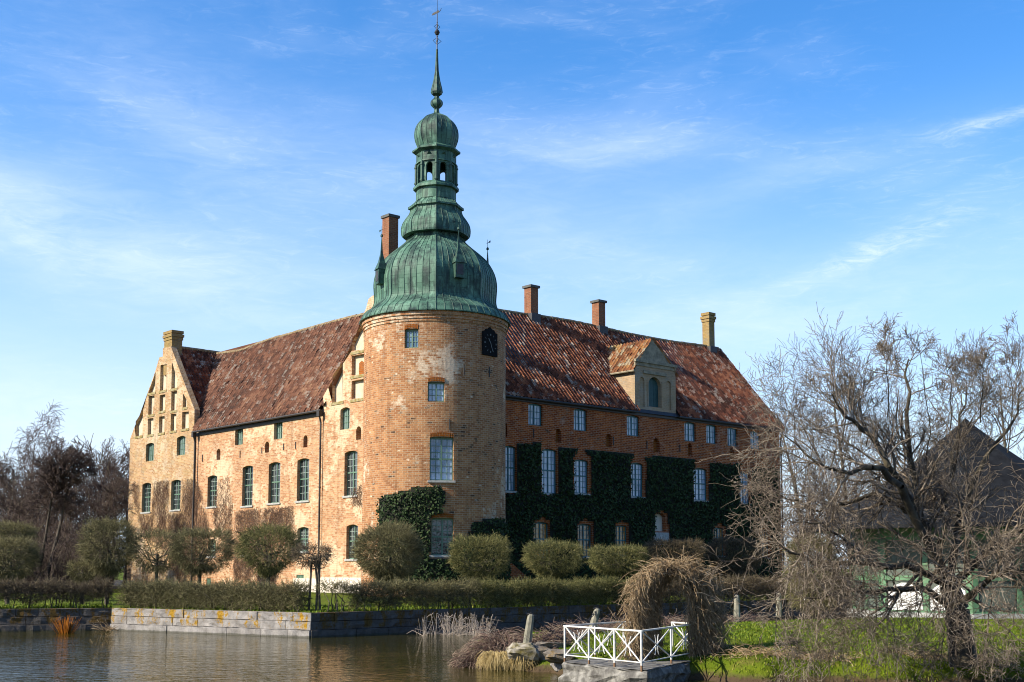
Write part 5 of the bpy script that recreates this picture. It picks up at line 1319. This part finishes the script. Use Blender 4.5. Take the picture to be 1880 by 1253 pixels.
# ------------------------------------------------------------------ clipped trees and hedges
def twig_fill(C, out, ln, r, jit=.7):
    """short twigs rooted at C pointing roughly along out, two bent segments each"""
    n = len(C); d = out+rng.normal(size=(n, 3))*jit; d /= np.linalg.norm(d, axis=1, keepdims=True)
    l = (rng.uniform(.5, 1.3, n)*ln)[:, None]; p1 = C+d*l*.5
    d2 = d+rng.normal(size=(n, 3))*.5; d2 /= np.linalg.norm(d2, axis=1, keepdims=True); p2 = p1+d2*l*.5
    return cat_VF(seg_VF(C, p1, r, r*.75), seg_VF(p1, p2, r*.75, r*.4))
def clipped_tree(px0, px1, py0, py1, Y, label, mat='hedge', flat=.5, depth=None, trunk=True, trunk_top=None, dens=1.0, base=WZ, under=.5, name='clipped_tree', leaf=.05, trunks=None, group='clipped trees on the castle terrace'):
    p0, p1 = on_Y(px0, py1, Y), on_Y(px1, py0, Y); cx, cz = (p0.x+p1.x)/2, (p0.z+p1.z)/2; hx, hz = (p1.x-p0.x)/2, (p1.z-p0.z)/2; hy = depth or hx
    t = thing(name, label, 'tree', (cx, Y, base), group)
    ex = 2/ (2+flat*8)
    n = int(5600*dens*(hx*hz+hx*hy+hy*hz)/6); u = rng.normal(size=(n, 3)); u /= np.linalg.norm(u, axis=1, keepdims=True)
    # superellipsoid shell
    k = (np.abs(u)**(2/ex)).sum(1)**(-ex/2); S = u*k[:, None]
    low = S[:, 2] < 0; S[low, :2] *= (1-under*(np.abs(S[low, 2:3])**1.6))        # tapering underside
    lump = 1+.06*np.sin(S[:, 0]*5+cx)+.05*np.sin(S[:, 2]*7+S[:, 1]*4+cx*3)+.04*np.sin(S[:, 0]*11+S[:, 2]*9)
    rad = rng.uniform(.55, .97, n)**.6
    C = S*(rad*lump)[:, None]*np.array([hx, hy, hz])+np.array([cx, Y, cz])
    V1 = twig_fill(C, S*1.2, .36, .012)
    m = int(9500*dens*(hx*hz+hx*hy+hy*hz)/6); i = rng.integers(0, n, m)
    L_ = S[i]*(rng.uniform(.72, 1.0, m)*lump[i])[:, None]*np.array([hx, hy, hz])+np.array([cx, Y, cz])+rng.normal(size=(m, 3))*.04
    gk = rng.uniform(0, 1, m) < np.clip(.62+.55*np.sin(L_[:, 0]*4.3+L_[:, 2]*3.1)*np.sin(L_[:, 2]*5.1-L_[:, 1]*3.7+cx), .12, 1); L_, i = L_[gk], i[gk]
    V2 = leaf_VF(L_, leaf, S[i], .35, .45)
    np_mesh('crown', *cat_VF(V1, V2), M[mat], t)
    s = []
    for q in (trunks or [cx]):
        b0 = np.array([q, Y, base-.1]); tt = np.array([q+random.uniform(-.1, .1), Y, cz-hz*.15])
        mid_ = (b0+tt)/2+np.array([random.uniform(-.08, .08), 0, 0]); r0 = .11 if trunks is None else .06
        s += [(b0, mid_, r0, r0*.85, 0), (mid_, tt, r0*.85, r0*.7, 0)]
        for k in range(11):
            a = random.uniform(0, 6.28); e = np.array([math.cos(a)*hx*.75, math.sin(a)*hy*.75, random.uniform(-.25, .6)*hz])
            st = mid_+(tt-mid_)*random.uniform(.55, 1); s += [(st, st+e*.5+np.array([0, 0, -.02]), r0*.4, r0*.25, 0), (st+e*.5+np.array([0, 0, -.02]), np.array([q, Y, cz])+e, r0*.25, r0*.12, 0)]
    seg_obj('trunk', s, M['bark'], t, 0, 0, 6)
    return t
clipped_tree(-30, 64, 992, 1062, 63, 'broad clipped tree at the left photo edge, in front of a domed one', 'hedge', .3, 1.4)
clipped_tree(-25, 58, 963, 1000, 70, 'domed clipped tree at the left edge showing above the broader one', 'hedge', .1, 1.4)
clipped_tree(152, 246, 957, 1052, 62, 'tall rounded clipped tree against the left edge of the castle', 'hedge', .12, 1.3)
clipped_tree(128, 176, 1032, 1066, 63, 'small low clipped bush-tree left of the tall rounded one', 'hedge', .1, .7)
clipped_tree(244, 330, 977, 1046, 61.5, 'open airy clipped tree with a leaning dark trunk before the creeper wall', 'hedge', .6, 1.0, dens=.5, under=.3)
clipped_tree(318, 424, 976, 1050, 61, 'flat topped dense clipped tree joined to the airy one', 'hedge', .6, 1.1, dens=.95, under=.5)
clipped_tree(440, 548, 968, 1052, 58.5, 'rounded clipped tree with mossy left side below the second creeper', 'hedge_green', .15, 1.2, dens=.85)
clipped_tree(538, 602, 1006, 1034, 53.4, 'thin flat topped clipped tree on several stems at the wall corner', 'hedge_dark', .7, .6, dens=.7, under=.3,
             trunks=[on_Y(x, 1100, 53.4).x for x in (567, 581, 588)])
clipped_tree(654, 776, 966, 1066, 60, 'big ball shaped clipped tree in front of the round tower', 'hedge', .05, 1.5, dens=1.1, under=.3)
clipped_tree(830, 933, 990, 1064, 63, 'mossy clipped tree with a tapered underside at the right foot of the tower', 'hedge_green', .75, 1.25, dens=1.2, under=.75)
clipped_tree(966, 1064, 1000, 1056, 66, 'green flat topped clipped tree right of the tower, before the first low window', 'hedge_green', .85, 1.3, dens=1.2, under=.5)
clipped_tree(1089, 1187, 1008, 1052, 69, 'green flat topped clipped tree left of the climber arch', 'hedge_green', .9, 1.3, dens=1.2, under=.5)
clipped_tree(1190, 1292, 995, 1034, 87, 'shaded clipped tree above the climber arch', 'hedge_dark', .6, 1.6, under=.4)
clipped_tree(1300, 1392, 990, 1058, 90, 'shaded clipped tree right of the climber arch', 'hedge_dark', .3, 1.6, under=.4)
# shadowed topiary ivy dome beside the tower
def hedge(name, a, b, h0, h1, wid, label, mat, dens=1.0, gap=None, inward=None, z0=None, hvar=.1):
    a, b = Vector(a), Vector(b); d = (b-a); ln = d.length; d.normalize(); nrm = Vector((-d.y, d.x, 0)); nrm = nrm if nrm.y > 0 else -nrm
    n = int(760*dens*ln); t = rng.uniform(0, ln, n); v = rng.uniform(-.5, .5, n)*wid; z = rng.uniform(0, 1, n)
    hh = h1+hvar*np.sin(t*.9)*np.sin(t*2.3+1)+rng.normal(0, .05, n)
    lo = h0+.10*np.sin(t*3.1)
    zz = lo+(hh-lo)*z**.85
    if gap is not None: k = gap(t, z); t, v, zz, z = t[k], v[k], zz[k], z[k]
    zb = z0 if z0 is not None else WZ
    C = np.array(a)+np.array(d)*t[:, None]+np.array(nrm)*v[:, None]+np.array([0, 0, 1.])*(zz+zb)[:, None]
    out = np.array(nrm)*(v/wid*2)[:, None]+np.array([0, 0, 1.])*((z-.3)*1.2)[:, None]
    V1 = twig_fill(C, out, .34, .011, .9)
    m = int(len(C)*2.2); i = rng.integers(0, len(C), m)
    V2 = leaf_VF(C[i]+rng.normal(size=(m, 3))*.07, .055, out[i], .3, .5)
    o = thing(name, label, 'hedge', ((a.x+b.x)/2, (a.y+b.y)/2, zb), 'clipped hedges along the terrace wall'); np_mesh('foliage', *cat_VF(V1, V2), M[mat], o)
    s = []
    for k in range(int(ln*2.6)):
        q = a+d*random.uniform(0, ln)+nrm*random.uniform(-.25, .25)*wid; q0 = np.array([q.x, q.y, zb-.05]); q1 = q0+np.array([random.gauss(0, .08), random.gauss(0, .05), h0+.25]); q2 = q1+np.array([random.gauss(0, .2), random.gauss(0, .12), .45])
        s += [(q0, q1, .03, .022, 0), (q1, q2, .022, .012, 0)]
    seg_obj('stems', s, M['bark'], o, 0, 0, 5); return o
o_ = .75
hedge('hedge', KC+inL*o_+dL*1.0, KL+inL*o_, .12, 1.12, .9, 'brownish clipped hedge on the sunlit wall left of the corner', 'hedge', 1.1)
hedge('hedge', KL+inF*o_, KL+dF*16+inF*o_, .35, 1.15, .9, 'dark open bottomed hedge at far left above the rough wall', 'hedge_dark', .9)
gp_ = lambda t, z: (t > 1.6) | (z > .55) & (rng.uniform(0, 1, len(t)) < .5)
hedge('hedge', KC+inR*o_+dRr*.9, KC+inR*o_+dRr*9.4, .22, 1.18, .95, 'twiggy brown hedge on the shaded wall right of the corner, gappy at its left end', 'hedge', 1.0, gap=gp_)
hedge('hedge', KC+inR*o_+dRr*9.5, KC+inR*o_+dRr*21, .10, 1.18, .95, 'denser greenish hedge on the shaded wall left of the climber arch', 'hedge_green', 1.25)

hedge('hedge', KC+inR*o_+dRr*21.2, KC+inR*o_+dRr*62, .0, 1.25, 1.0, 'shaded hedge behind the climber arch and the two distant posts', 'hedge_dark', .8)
# ------------------------------------------------------------------ ivy and creepers
def ivy_patch(name, poly_px, holes_px, fr, thick, dens, leaf, label, mapper=None, cat='climbing plant'):
    un = (lambda x, y: fr.un(x, y)) if fr else (lambda x, y: (on_tower(x, y)[0]*TR, on_tower(x, y)[1]))
    PT = (lambda a, z, d: np.array([fr.P(q[0], q[1], q[2]) for q in zip(a, z, d)])) if fr else (lambda a, z, d: np.stack([TC.x+(TR-d)*np.sin(a/TR), TC.y-(TR-d)*np.cos(a/TR), z], 1))
    outer = [un(*p) for p in poly_px]; holes = [[un(*p) for p in h] for h in holes_px]
    A = np.array(outer); lo, hi = A.min(0), A.max(0); area = (hi-lo).prod(); n = int(area*dens)
    P = rng.uniform(lo-.3, hi+.3, (n, 2)); W_ = P+.07*np.stack([vnoise(P[:, 0], P[:, 1], 4.1, 1)+.7*vnoise(P[:, 0], P[:, 1], 9.3, 4), vnoise(P[:, 0], P[:, 1], 3.7, 2)+.7*vnoise(P[:, 0], P[:, 1], 8.7, 6)], 1)
    k = in_poly(W_, outer)
    for h in holes: k &= ~in_poly(W_, h)
    P = P[k]; n = len(P)
    d = -(thick*(.35+.65*rng.uniform(0, 1, n)**.6)*(1+.25*np.sin(P[:, 0]*1.7)*np.sin(P[:, 1]*1.3)))
    C = PT(P[:, 0], P[:, 1], d)
    out = np.array(fr.out) if fr else np.stack([np.sin(P[:, 0]/TR), -np.cos(P[:, 0]/TR), np.zeros(n)], 1)
    V, F = leaf_VF(C, leaf, out+np.array([0, 0, .35]), .45, .8)
    t = thing(name, label, cat, tuple(C.mean(0))); np_mesh('foliage', V, F, M['ivy'], t)
    b = MB(); g = .22; na = int((hi[0]-lo[0])/g)+1; nz = int((hi[1]-lo[1])/g)+1
    cells = np.array([(lo[0]+(i+.5)*g, lo[1]+(j+.5)*g) for i in range(na) for j in range(nz)]); k = in_poly(cells, outer)
    for h in holes: k &= ~in_poly(cells, h)
    cells = cells[k]; e = g/2; m = len(cells); dd = np.full(m, -thick*.3)
    Q = np.stack([PT(cells[:, 0]+sx*e, cells[:, 1]+sz*e, dd) for sx, sz in ((-1, -1), (1, -1), (1, 1), (-1, 1))], 1).reshape(-1, 3)
    np_mesh('stems', Q, np.arange(len(Q)).reshape(-1, 4), M['ivy_back'], t); return t
def wh(x0, x1, y0, y1, mx=2, mt=9, mb=2): return [(x0-mx, y1+mb), (x1+mx, y1+mb), (x1+mx, y0-2), ((x0+x1)/2, y0-mt), (x0-mx, y0-2)]
ivy_patch('ivy', [(927, 1045), (927, 906), (949, 906), (949, 815), (992, 814), (992, 909), (1025, 909), (1025, 823), (1060, 824), (1052, 838), (1052, 909), (1083, 909), (1083, 838), (1071, 828), (1110, 830), (1163, 835), (1156, 848), (1156, 914), (1184, 914), (1186, 850), (1179, 838),
   (1230, 841), (1273, 845), (1271, 921), (1301, 921), (1301, 850), (1330, 851), (1356, 853), (1356, 926), (1378, 926), (1378, 856), (1428, 862), (1430, 1065), (985, 1068)],
  [wh(979.8, 1008, 958.7, 1022), wh(1060.9, 1087, 962.3, 1023), wh(1129.4, 1152.6, 964.7, 1022), wh(1310.5, 1329.8, 969, 1022), wh(1395, 1412, 974, 1024), [(1199, 1002), (1229, 1002), (1225, 945), (1212, 937), (1201, 945)]],
  FR, .30, 95, .20, 'dark dense ivy covering the lower half of the shaded castle facade')
ivy_patch('ivy', [(697, 1075), (699, 918), (707, 912), (740, 903), (770, 893), (806, 893), (815, 900), (813, 944), (790, 948), (788, 1026), (834, 1028), (852, 1000), (866, 962), (890, 952), (918, 952), (927, 965), (927, 1075)], [], None, .42, 150, .17,
  'glossy green ivy climbing the foot of the round tower')

def creeper(name, poly_px, fr, n, label, seed, tangles=0.0):
    r = random.Random(seed); outer = [fr.un(*p) for p in poly_px]; A = np.array(outer); lo, hi = A.min(0), A.max(0); P0, P1 = [], []
    for _ in range(n):
        a, z = r.uniform(lo[0], hi[0]), r.uniform(lo[1], hi[1])
        if not in_poly([(a, z)], outer)[0]: continue
        dz = -1 if r.random() < .5 else 1; ang = r.gauss(0, .35) if r.random() > tangles else r.uniform(-1.6, 1.6)
        if math.sin(a*2.1+seed)+math.sin(z*1.3+a*.9+seed*2)+.6*math.sin(a*5.3-z*.7) < r.uniform(-1.9, .5): continue
        for k in range(r.randint(3, 7)):
            ang += r.gauss(0, .45); st = r.uniform(.18, .38); a2, z2 = a+math.sin(ang)*st, z+math.cos(ang)*st*dz
            if not in_poly([(a2, z2)], outer)[0]: break
            d0, d1 = -r.uniform(.02, .16), -r.uniform(.02, .2)
            P0.append(tuple(fr.P(a, z, d0))); P1.append(tuple(fr.P(a2, z2, d1))); a, z = a2, z2
    V, F = seg_VF(P0, P1, .014, .010); c = np.mean(P0, 0)
    t = thing(name, label, 'climbing plant', tuple(c)); np_mesh('stems', V, F, M['creeper'], t)
creeper('creeper', [(240, 890), (258, 886), (258, 944), (280, 944), (280, 884), (311, 880), (311, 940), (334, 940), (334, 878), (360, 878), (372, 905), (380, 940), (385, 985), (384, 1000), (370, 1070), (330, 1072), (300, 1010), (262, 985)], FL, 5200, 'leafless brown creeper on the far gable round two windows', 4)
creeper('creeper', [(402, 880), (422, 872), (428, 930), (424, 1000), (400, 990), (388, 940)], FLM, 500, 'thin reddish creeper strands right of the leftmost mid window', 5)
creeper('creeper', [(434, 938), (470, 932), (540, 928), (545, 965), (546, 985), (538, 1008), (520, 1000), (512, 1070), (452, 1072), (430, 1072), (430, 1010)], FLM, 2600, 'tangled leafless creeper under the three tall windows', 6, .5)
creeper('creeper', [(642, 905), (662, 885), (670, 900), (668, 935), (648, 930)], FL, 120, 'small wisp of creeper left of the tower edge', 7, .7)

# ------------------------------------------------------------------ the arch of dry climber
arch = None
pl_ = on_z(1176, 1205, .6); pr_ = on_z(1279, 1205, .55)
pL, pR_ = Vector((pl_.x, pl_.y, 0)), Vector((pr_.x, pr_.y, 0)); sp = pR_-pL; wid = sp.length; sd = sp.normalized(); dp_ = Vector((.46, .89, 0)).normalized()
zTop = on_Y(1238, 1046, pl_.y+.4).z; mid = (pL+pR_)/2
arch = thing('climber_arch', 'garden arch smothered in dry brown climber stems behind the white fence', 'garden arch', (mid.x, mid.y, .5))
def arch_pt(u):
    """u 0..1 from the left foot over to the right foot: (offset along span, z, tangent)"""
    zs_ = zTop-wid/2-.1; leg = zs_-.45; arc_ = math.pi*wid/2; tot = 2*leg+arc_; s = u*tot
    if s < leg: return -wid/2, .45+s, (0, 1)
    if s > leg+arc_: return wid/2, zs_-(s-leg-arc_), (0, -1)
    a = math.pi-(s-leg)/(wid/2); return math.cos(a)*wid/2, zs_+math.sin(a)*(wid/2+.1), (math.sin(a), -math.cos(a))
P0, P1, Rr = [], [], []
r = random.Random(9)
for _ in range(10500):
    u = r.uniform(0, 1); x, z, (tx, tz) = arch_pt(u); dep = r.uniform(-.1, 1.3)
    wv = .30+.10*math.sin(u*9)+(.12 if u > .55 else 0); off = r.gauss(0, wv*.62)
    if off < -.10: off = -.10+.3*(off+.10)
    nx, nz = -tz, tx                                     # outward normal
    ox = -nx if (nx*x+nz*(z-1.2)) < 0 else nx
    sgn = 1 if (nx*x+nz*max(z-1.6, 0)) >= 0 else -1
    p = mid+sd*(x+sgn*nx*off)+dp_*(dep-.1)+UP*(z+sgn*nz*off)
    if p.z < .5: continue
    dr = -1 if u < .5 else 1
    d = sd*tx*dr+UP*tz*dr
    inn = off < .05
    d = (d*1.1+Vector((r.gauss(0, .75), r.gauss(0, .75), r.gauss(-.15, .75)))*(.45 if inn else 1)).normalized()
    ln_ = r.uniform(.25, .75)*(.6 if inn else 1)
    for k in range(4):
        d2 = (d+Vector((r.gauss(0, .22), r.gauss(0, .22), r.gauss(-.12, .18)))).normalized(); q = p+d2*ln_/4
        P0.append(tuple(p)); P1.append(tuple(q)); Rr.append(.0085*(1.1-.2*k)); p, d = q, d2
V, F = seg_VF(P0, P1, Rr, np.array(Rr)*.8)
np_mesh('climber_stems', V, F, M['arch_twig'], arch)
hoop = MB()
for dep in (0.0, .6, 1.2):
    pts = []
    for k in range(25):
        x, z, _t = arch_pt(k/24); pts.append(mid+sd*x+dp_*dep+UP*z)
    hoop.tube(pts, .02, 6)
hoop.build('arch_frame', M['iron'], arch)

# ------------------------------------------------------------------ brush, straw, reeds, willow
def brush(name, path, wid, h, n, label, mat, group=None, droop=.6, ln=.55, r0=.008):
    P0, P1, Rr = [], [], []; pts = [Vector((x, y, 0)) for x, y in path]
    for _ in range(n):
        i = random.randrange(len(pts)-1); t = random.random(); c = pts[i]+(pts[i+1]-pts[i])*t
        a = random.uniform(0, 6.28); rr = wid*math.sqrt(random.random()); x, y = c.x+math.cos(a)*rr, c.y+math.sin(a)*rr
        zz = max(gz_at(x, y), 0.02)+random.random()*h*(1-(rr/wid)**2)*.9
        p = np.array([x, y, zz]); d = np.array([math.cos(a), math.sin(a), random.uniform(.1, 1.0)]); d /= np.linalg.norm(d); l = random.uniform(.5, 1.2)*ln
        for k in range(4):
            d = d+np.array([random.gauss(0, .2), random.gauss(0, .2), -droop*.4+random.gauss(0, .15)]); d /= np.linalg.norm(d); q = p+d*l/4
            P0.append(p); P1.append(q); Rr.append(r0); p = q
    V, F = seg_VF(P0, P1, Rr, np.array(Rr)*.7); V[:, 2] = np.maximum(V[:, 2], -.05)
    o = np_mesh(name, V, F, M[mat]); tag(o, label, 'shrub', group); return o
def wxy(px, py, z): p = on_z(px, py, z); return (p.x, p.y)
brush('brush', [wxy(886, 1205, .3), wxy(905, 1190, .5), wxy(935, 1180, .7)], .66, .62, 2200, 'mound of drooping brown stems hanging over the bank tip left of the first post', 'heather', 'low brush along the bank', .8, .7)
brush('brush', [wxy(985, 1176, .8), wxy(1020, 1170, .85), wxy(1050, 1163, .85), wxy(1100, 1158, .85)], .5, .4, 1300, 'purple brown brush between the two leaning posts behind the fence', 'heather', 'low brush along the bank', .4, .5)
brush('brush', [wxy(1130, 1152, .9), wxy(1200, 1146, .9), wxy(1280, 1141, .9), wxy(1390, 1136, .9)], .55, .4, 1500, 'purple brown brush seen through the climber arch', 'heather', 'low brush along the bank', .4, .5)
brush('brush', [wxy(1330, 1226, .25), wxy(1400, 1235, .2), wxy(1480, 1238, .15), wxy(1560, 1236, .2)], .32, .22, 380, 'tangle of dead stems along the waterline under the apple twigs', 'arch_twig', 'low brush along the bank', .5, .45)
brush('brush', [wxy(1640, 1232, .2), wxy(1720, 1238, .2), wxy(1800, 1232, .3), wxy(1880, 1236, .3)], .32, .22, 340, 'tangle of dead stems at the waterline below the apple trunk', 'arch_twig', 'low brush along the bank', .5, .45)
def tuft(px, py, z, rad, h, n, label):
    c = on_z(px, py, z); a = rng.uniform(0, 2*np.pi, n); rr = rad*.30*np.sqrt(rng.uniform(0, 1, n))
    P = np.stack([c.x+np.cos(a)*rr, c.y+np.sin(a)*rr, np.full(n, z-.05)], 1); a = a+rng.normal(0, .35, n); fan = np.stack([np.cos(a), np.sin(a), np.zeros(n)], 1); up = np.array([0, 0, 1.])
    L = (rng.uniform(.45, 1.1, n)*h)[:, None]; k = (rng.uniform(.25, 1.15, n)*rad)[:, None]; e = rng.uniform(-.25, .75, n)[:, None]
    pts = [P, P+fan*k*.30+up*L*.75, P+fan*k*.62+up*L*.92, P+fan*k*.92+up*L*(.62+.2*e), P+fan*k*1.1+up*L*e*.8]
    for q in pts: q[:, 2] = np.maximum(q[:, 2], -.02)
    vf = [seg_VF(pts[i], pts[i+1], .0075-.0014*i, .0075-.0014*(i+1)) for i in range(4)]
    o = np_mesh('grass_tuft', *cat_VF(*vf), M['straw']); tag(o, label, 'grass tuft', 'straw tufts at the water')
tuft(911, 1226, .06, .44, .52, 620, 'left of two drooping straw coloured grass tufts at the bank tip')
tuft(957, 1227, .06, .48, .50, 620, 'right of two drooping straw coloured grass tufts, below the mossy stone')
def reeds(px0, px1, py, n, label):
    P0, P1 = [], []
    for _ in range(n):
        x = random.gauss((px0+px1)/2, (px1-px0)/3.4); c = on_z(x, py+random.uniform(-3, 3), 0); p = np.array([c.x, c.y, -.05]); d = np.array([random.gauss(0, .3), random.gauss(0, .3), 1.0]); L = random.uniform(.3, 1.05)
        if random.random() < .25: d = np.array([random.gauss(0, 1), random.gauss(0, .5), .3])
        q = p+d/np.linalg.norm(d)*L; P0.append(p); P1.append(q)
        if random.random() < .4: e = np.array([random.gauss(0, .3), 0, -.15]); P0.append(q); P1.append(q+e)
    V, F = seg_VF(P0, P1, .013, .006); o = np_mesh('reed_clump', V, F, M['reed']); tag(o, label, 'reeds', 'dead reeds in the channel')
reeds(790, 872, 1164, 190, 'larger clump of dead reeds standing in water before the shaded wall')
reeds(872, 905, 1165, 60, 'small clump of dead reeds nearest the brown bank tip')
reeds(772, 790, 1166, 18, 'few sparse reeds at the left end of the reed bed')
def rods(px, py, n, h, label, mat='willow', name='willow_shrub'):
    c = on_z(px, py, .05); P0, P1, Rr = [], [], []
    for _ in range(n):
        a = random.gauss(0, .30); b = random.gauss(0, .18); p = np.array([c.x+a*.5, c.y+b*.5, -.02]); L = h*random.uniform(.55, 1.05); d = np.array([a, b, 1.0])
        for k in range(3): d = d+np.array([a*.15, 0, .05]); q = p+d/np.linalg.norm(d)*L/3; P0.append(p); P1.append(q); Rr.append(.016-.003*k); p = q
    V, F = seg_VF(P0, P1, Rr, np.array(Rr)*.75); o = np_mesh(name, V, F, M[mat]); tag(o, label, 'shrub')
rods(122, 1161, 75, .8, 'bushy orange willow shoots growing at the foot of the dark wall')
brush('debris', [wxy(188, 1158, .02), wxy(212, 1157, .02)], .3, .12, 120, 'drift of dead stems caught at the wall corner by the water', 'arch_twig', None, .2, .5)

# ------------------------------------------------------------------ pavilion behind the apple tree
pc = on_Y(1785, 1100, 53.0); PV = Vector((pc.x, 53.0, .95))
pav = thing('garden_pavilion', 'green and white garden pavilion with a dark pyramid roof behind the apple tree', 'pavilion', tuple(PV))
RW, RO = 4.9, 6.9; zE = on_Y(1700, 962, 48).z; zA = on_Y(1785, 768, 53).z
slate = plain('dark_slate_roof', (.008, .009, .011), .9, .3, 3, c2=(.018, .02, .023), bump=.02, spec=.15)
greenw = plain('green_pavilion_boards', (.12, .23, .13), .6, .2, 3)
whitep = plain('white_pavilion_panels', (.80, .80, .78), .7, .06, 2)
darkin = plain('shutter_grey_and_panel_shade', (.10, .12, .10), .7, .2, 2)
rm = MB(); rm.lathe([(RO+.02, zE-.14-PV.z), (RO, zE-PV.z), (RO*.55, (zE+.35*(zA-zE))-PV.z), (RO*.22, zE+.72*(zA-zE)-PV.z), (.25, zA-.25-PV.z), (.02, zA-PV.z)], PV, 8, rot=R2(-20)); rm.build('pavilion_roof', slate, pav)
em = MB(); em.lathe([(RO-.05, zE-.16-PV.z), (RW-.3, zE-.05-PV.z)], PV, 8, rot=R2(-20)); em.build('eaves_boarding', greenw, pav)
bs = MB(); bs.lathe([(RW+.25, -.2), (RW+.25, .16), (RW-.5, .165)], PV, 8, rot=R2(-20)); bs.build('stone_base', M['sill'], pav)
for k in range(8):
    a0 = R2(-20)+k*math.pi/4; a1 = a0+math.pi/4; am = (a0+a1)/2; ap = RW*math.cos(math.pi/8); fw = RW*math.sin(math.pi/8)
    fr = Frame(PV+Vector((math.sin(am), -math.cos(am), 0))*ap, Vector((math.cos(am), math.sin(am), 0)), Vector((math.sin(am), -math.cos(am), 0)))
    h = zE-PV.z; m = MB(); bar(m, fr, -fw, fw, .10, .24, -.03, .06); bar(m, fr, -fw, fw, h-.6, h, -.03, .06); bar(m, fr, -fw, -fw+.22, .24, h-.6, -.05, .08); bar(m, fr, fw-.22, fw, .24, h-.6, -.05, .08); bar(m, fr, -.12, .12, .24, h-.6, -.03, .06)
    bar(m, fr, -fw+.22, fw-.22, 1.42, 1.62, -.025, .06)
    w_ = m.build('pavilion_wall', greenw, pav)
    p = MB(); q = MB()
    for x0, x1 in ((-fw+.24, -.14), (.14, fw-.24)):
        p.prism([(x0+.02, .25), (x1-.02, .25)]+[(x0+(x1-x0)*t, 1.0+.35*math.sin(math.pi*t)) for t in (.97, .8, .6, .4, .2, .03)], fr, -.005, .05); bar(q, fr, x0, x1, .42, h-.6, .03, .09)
    p.build('lower_panel', whitep if k == 7 else darkin, w_); q.build('dark_shutter', darkin, w_)  # white panels on the other faces get a dark colour for their shade
# low evergreen shrubs and brown hedge beyond the bank on the right
clipped_tree(1452, 1530, 990, 1120, 58, 'brown beech hedge bush left of the pavilion', 'hedge', .5, 1.2, under=.1, name='shrub', base=.9, group=None)
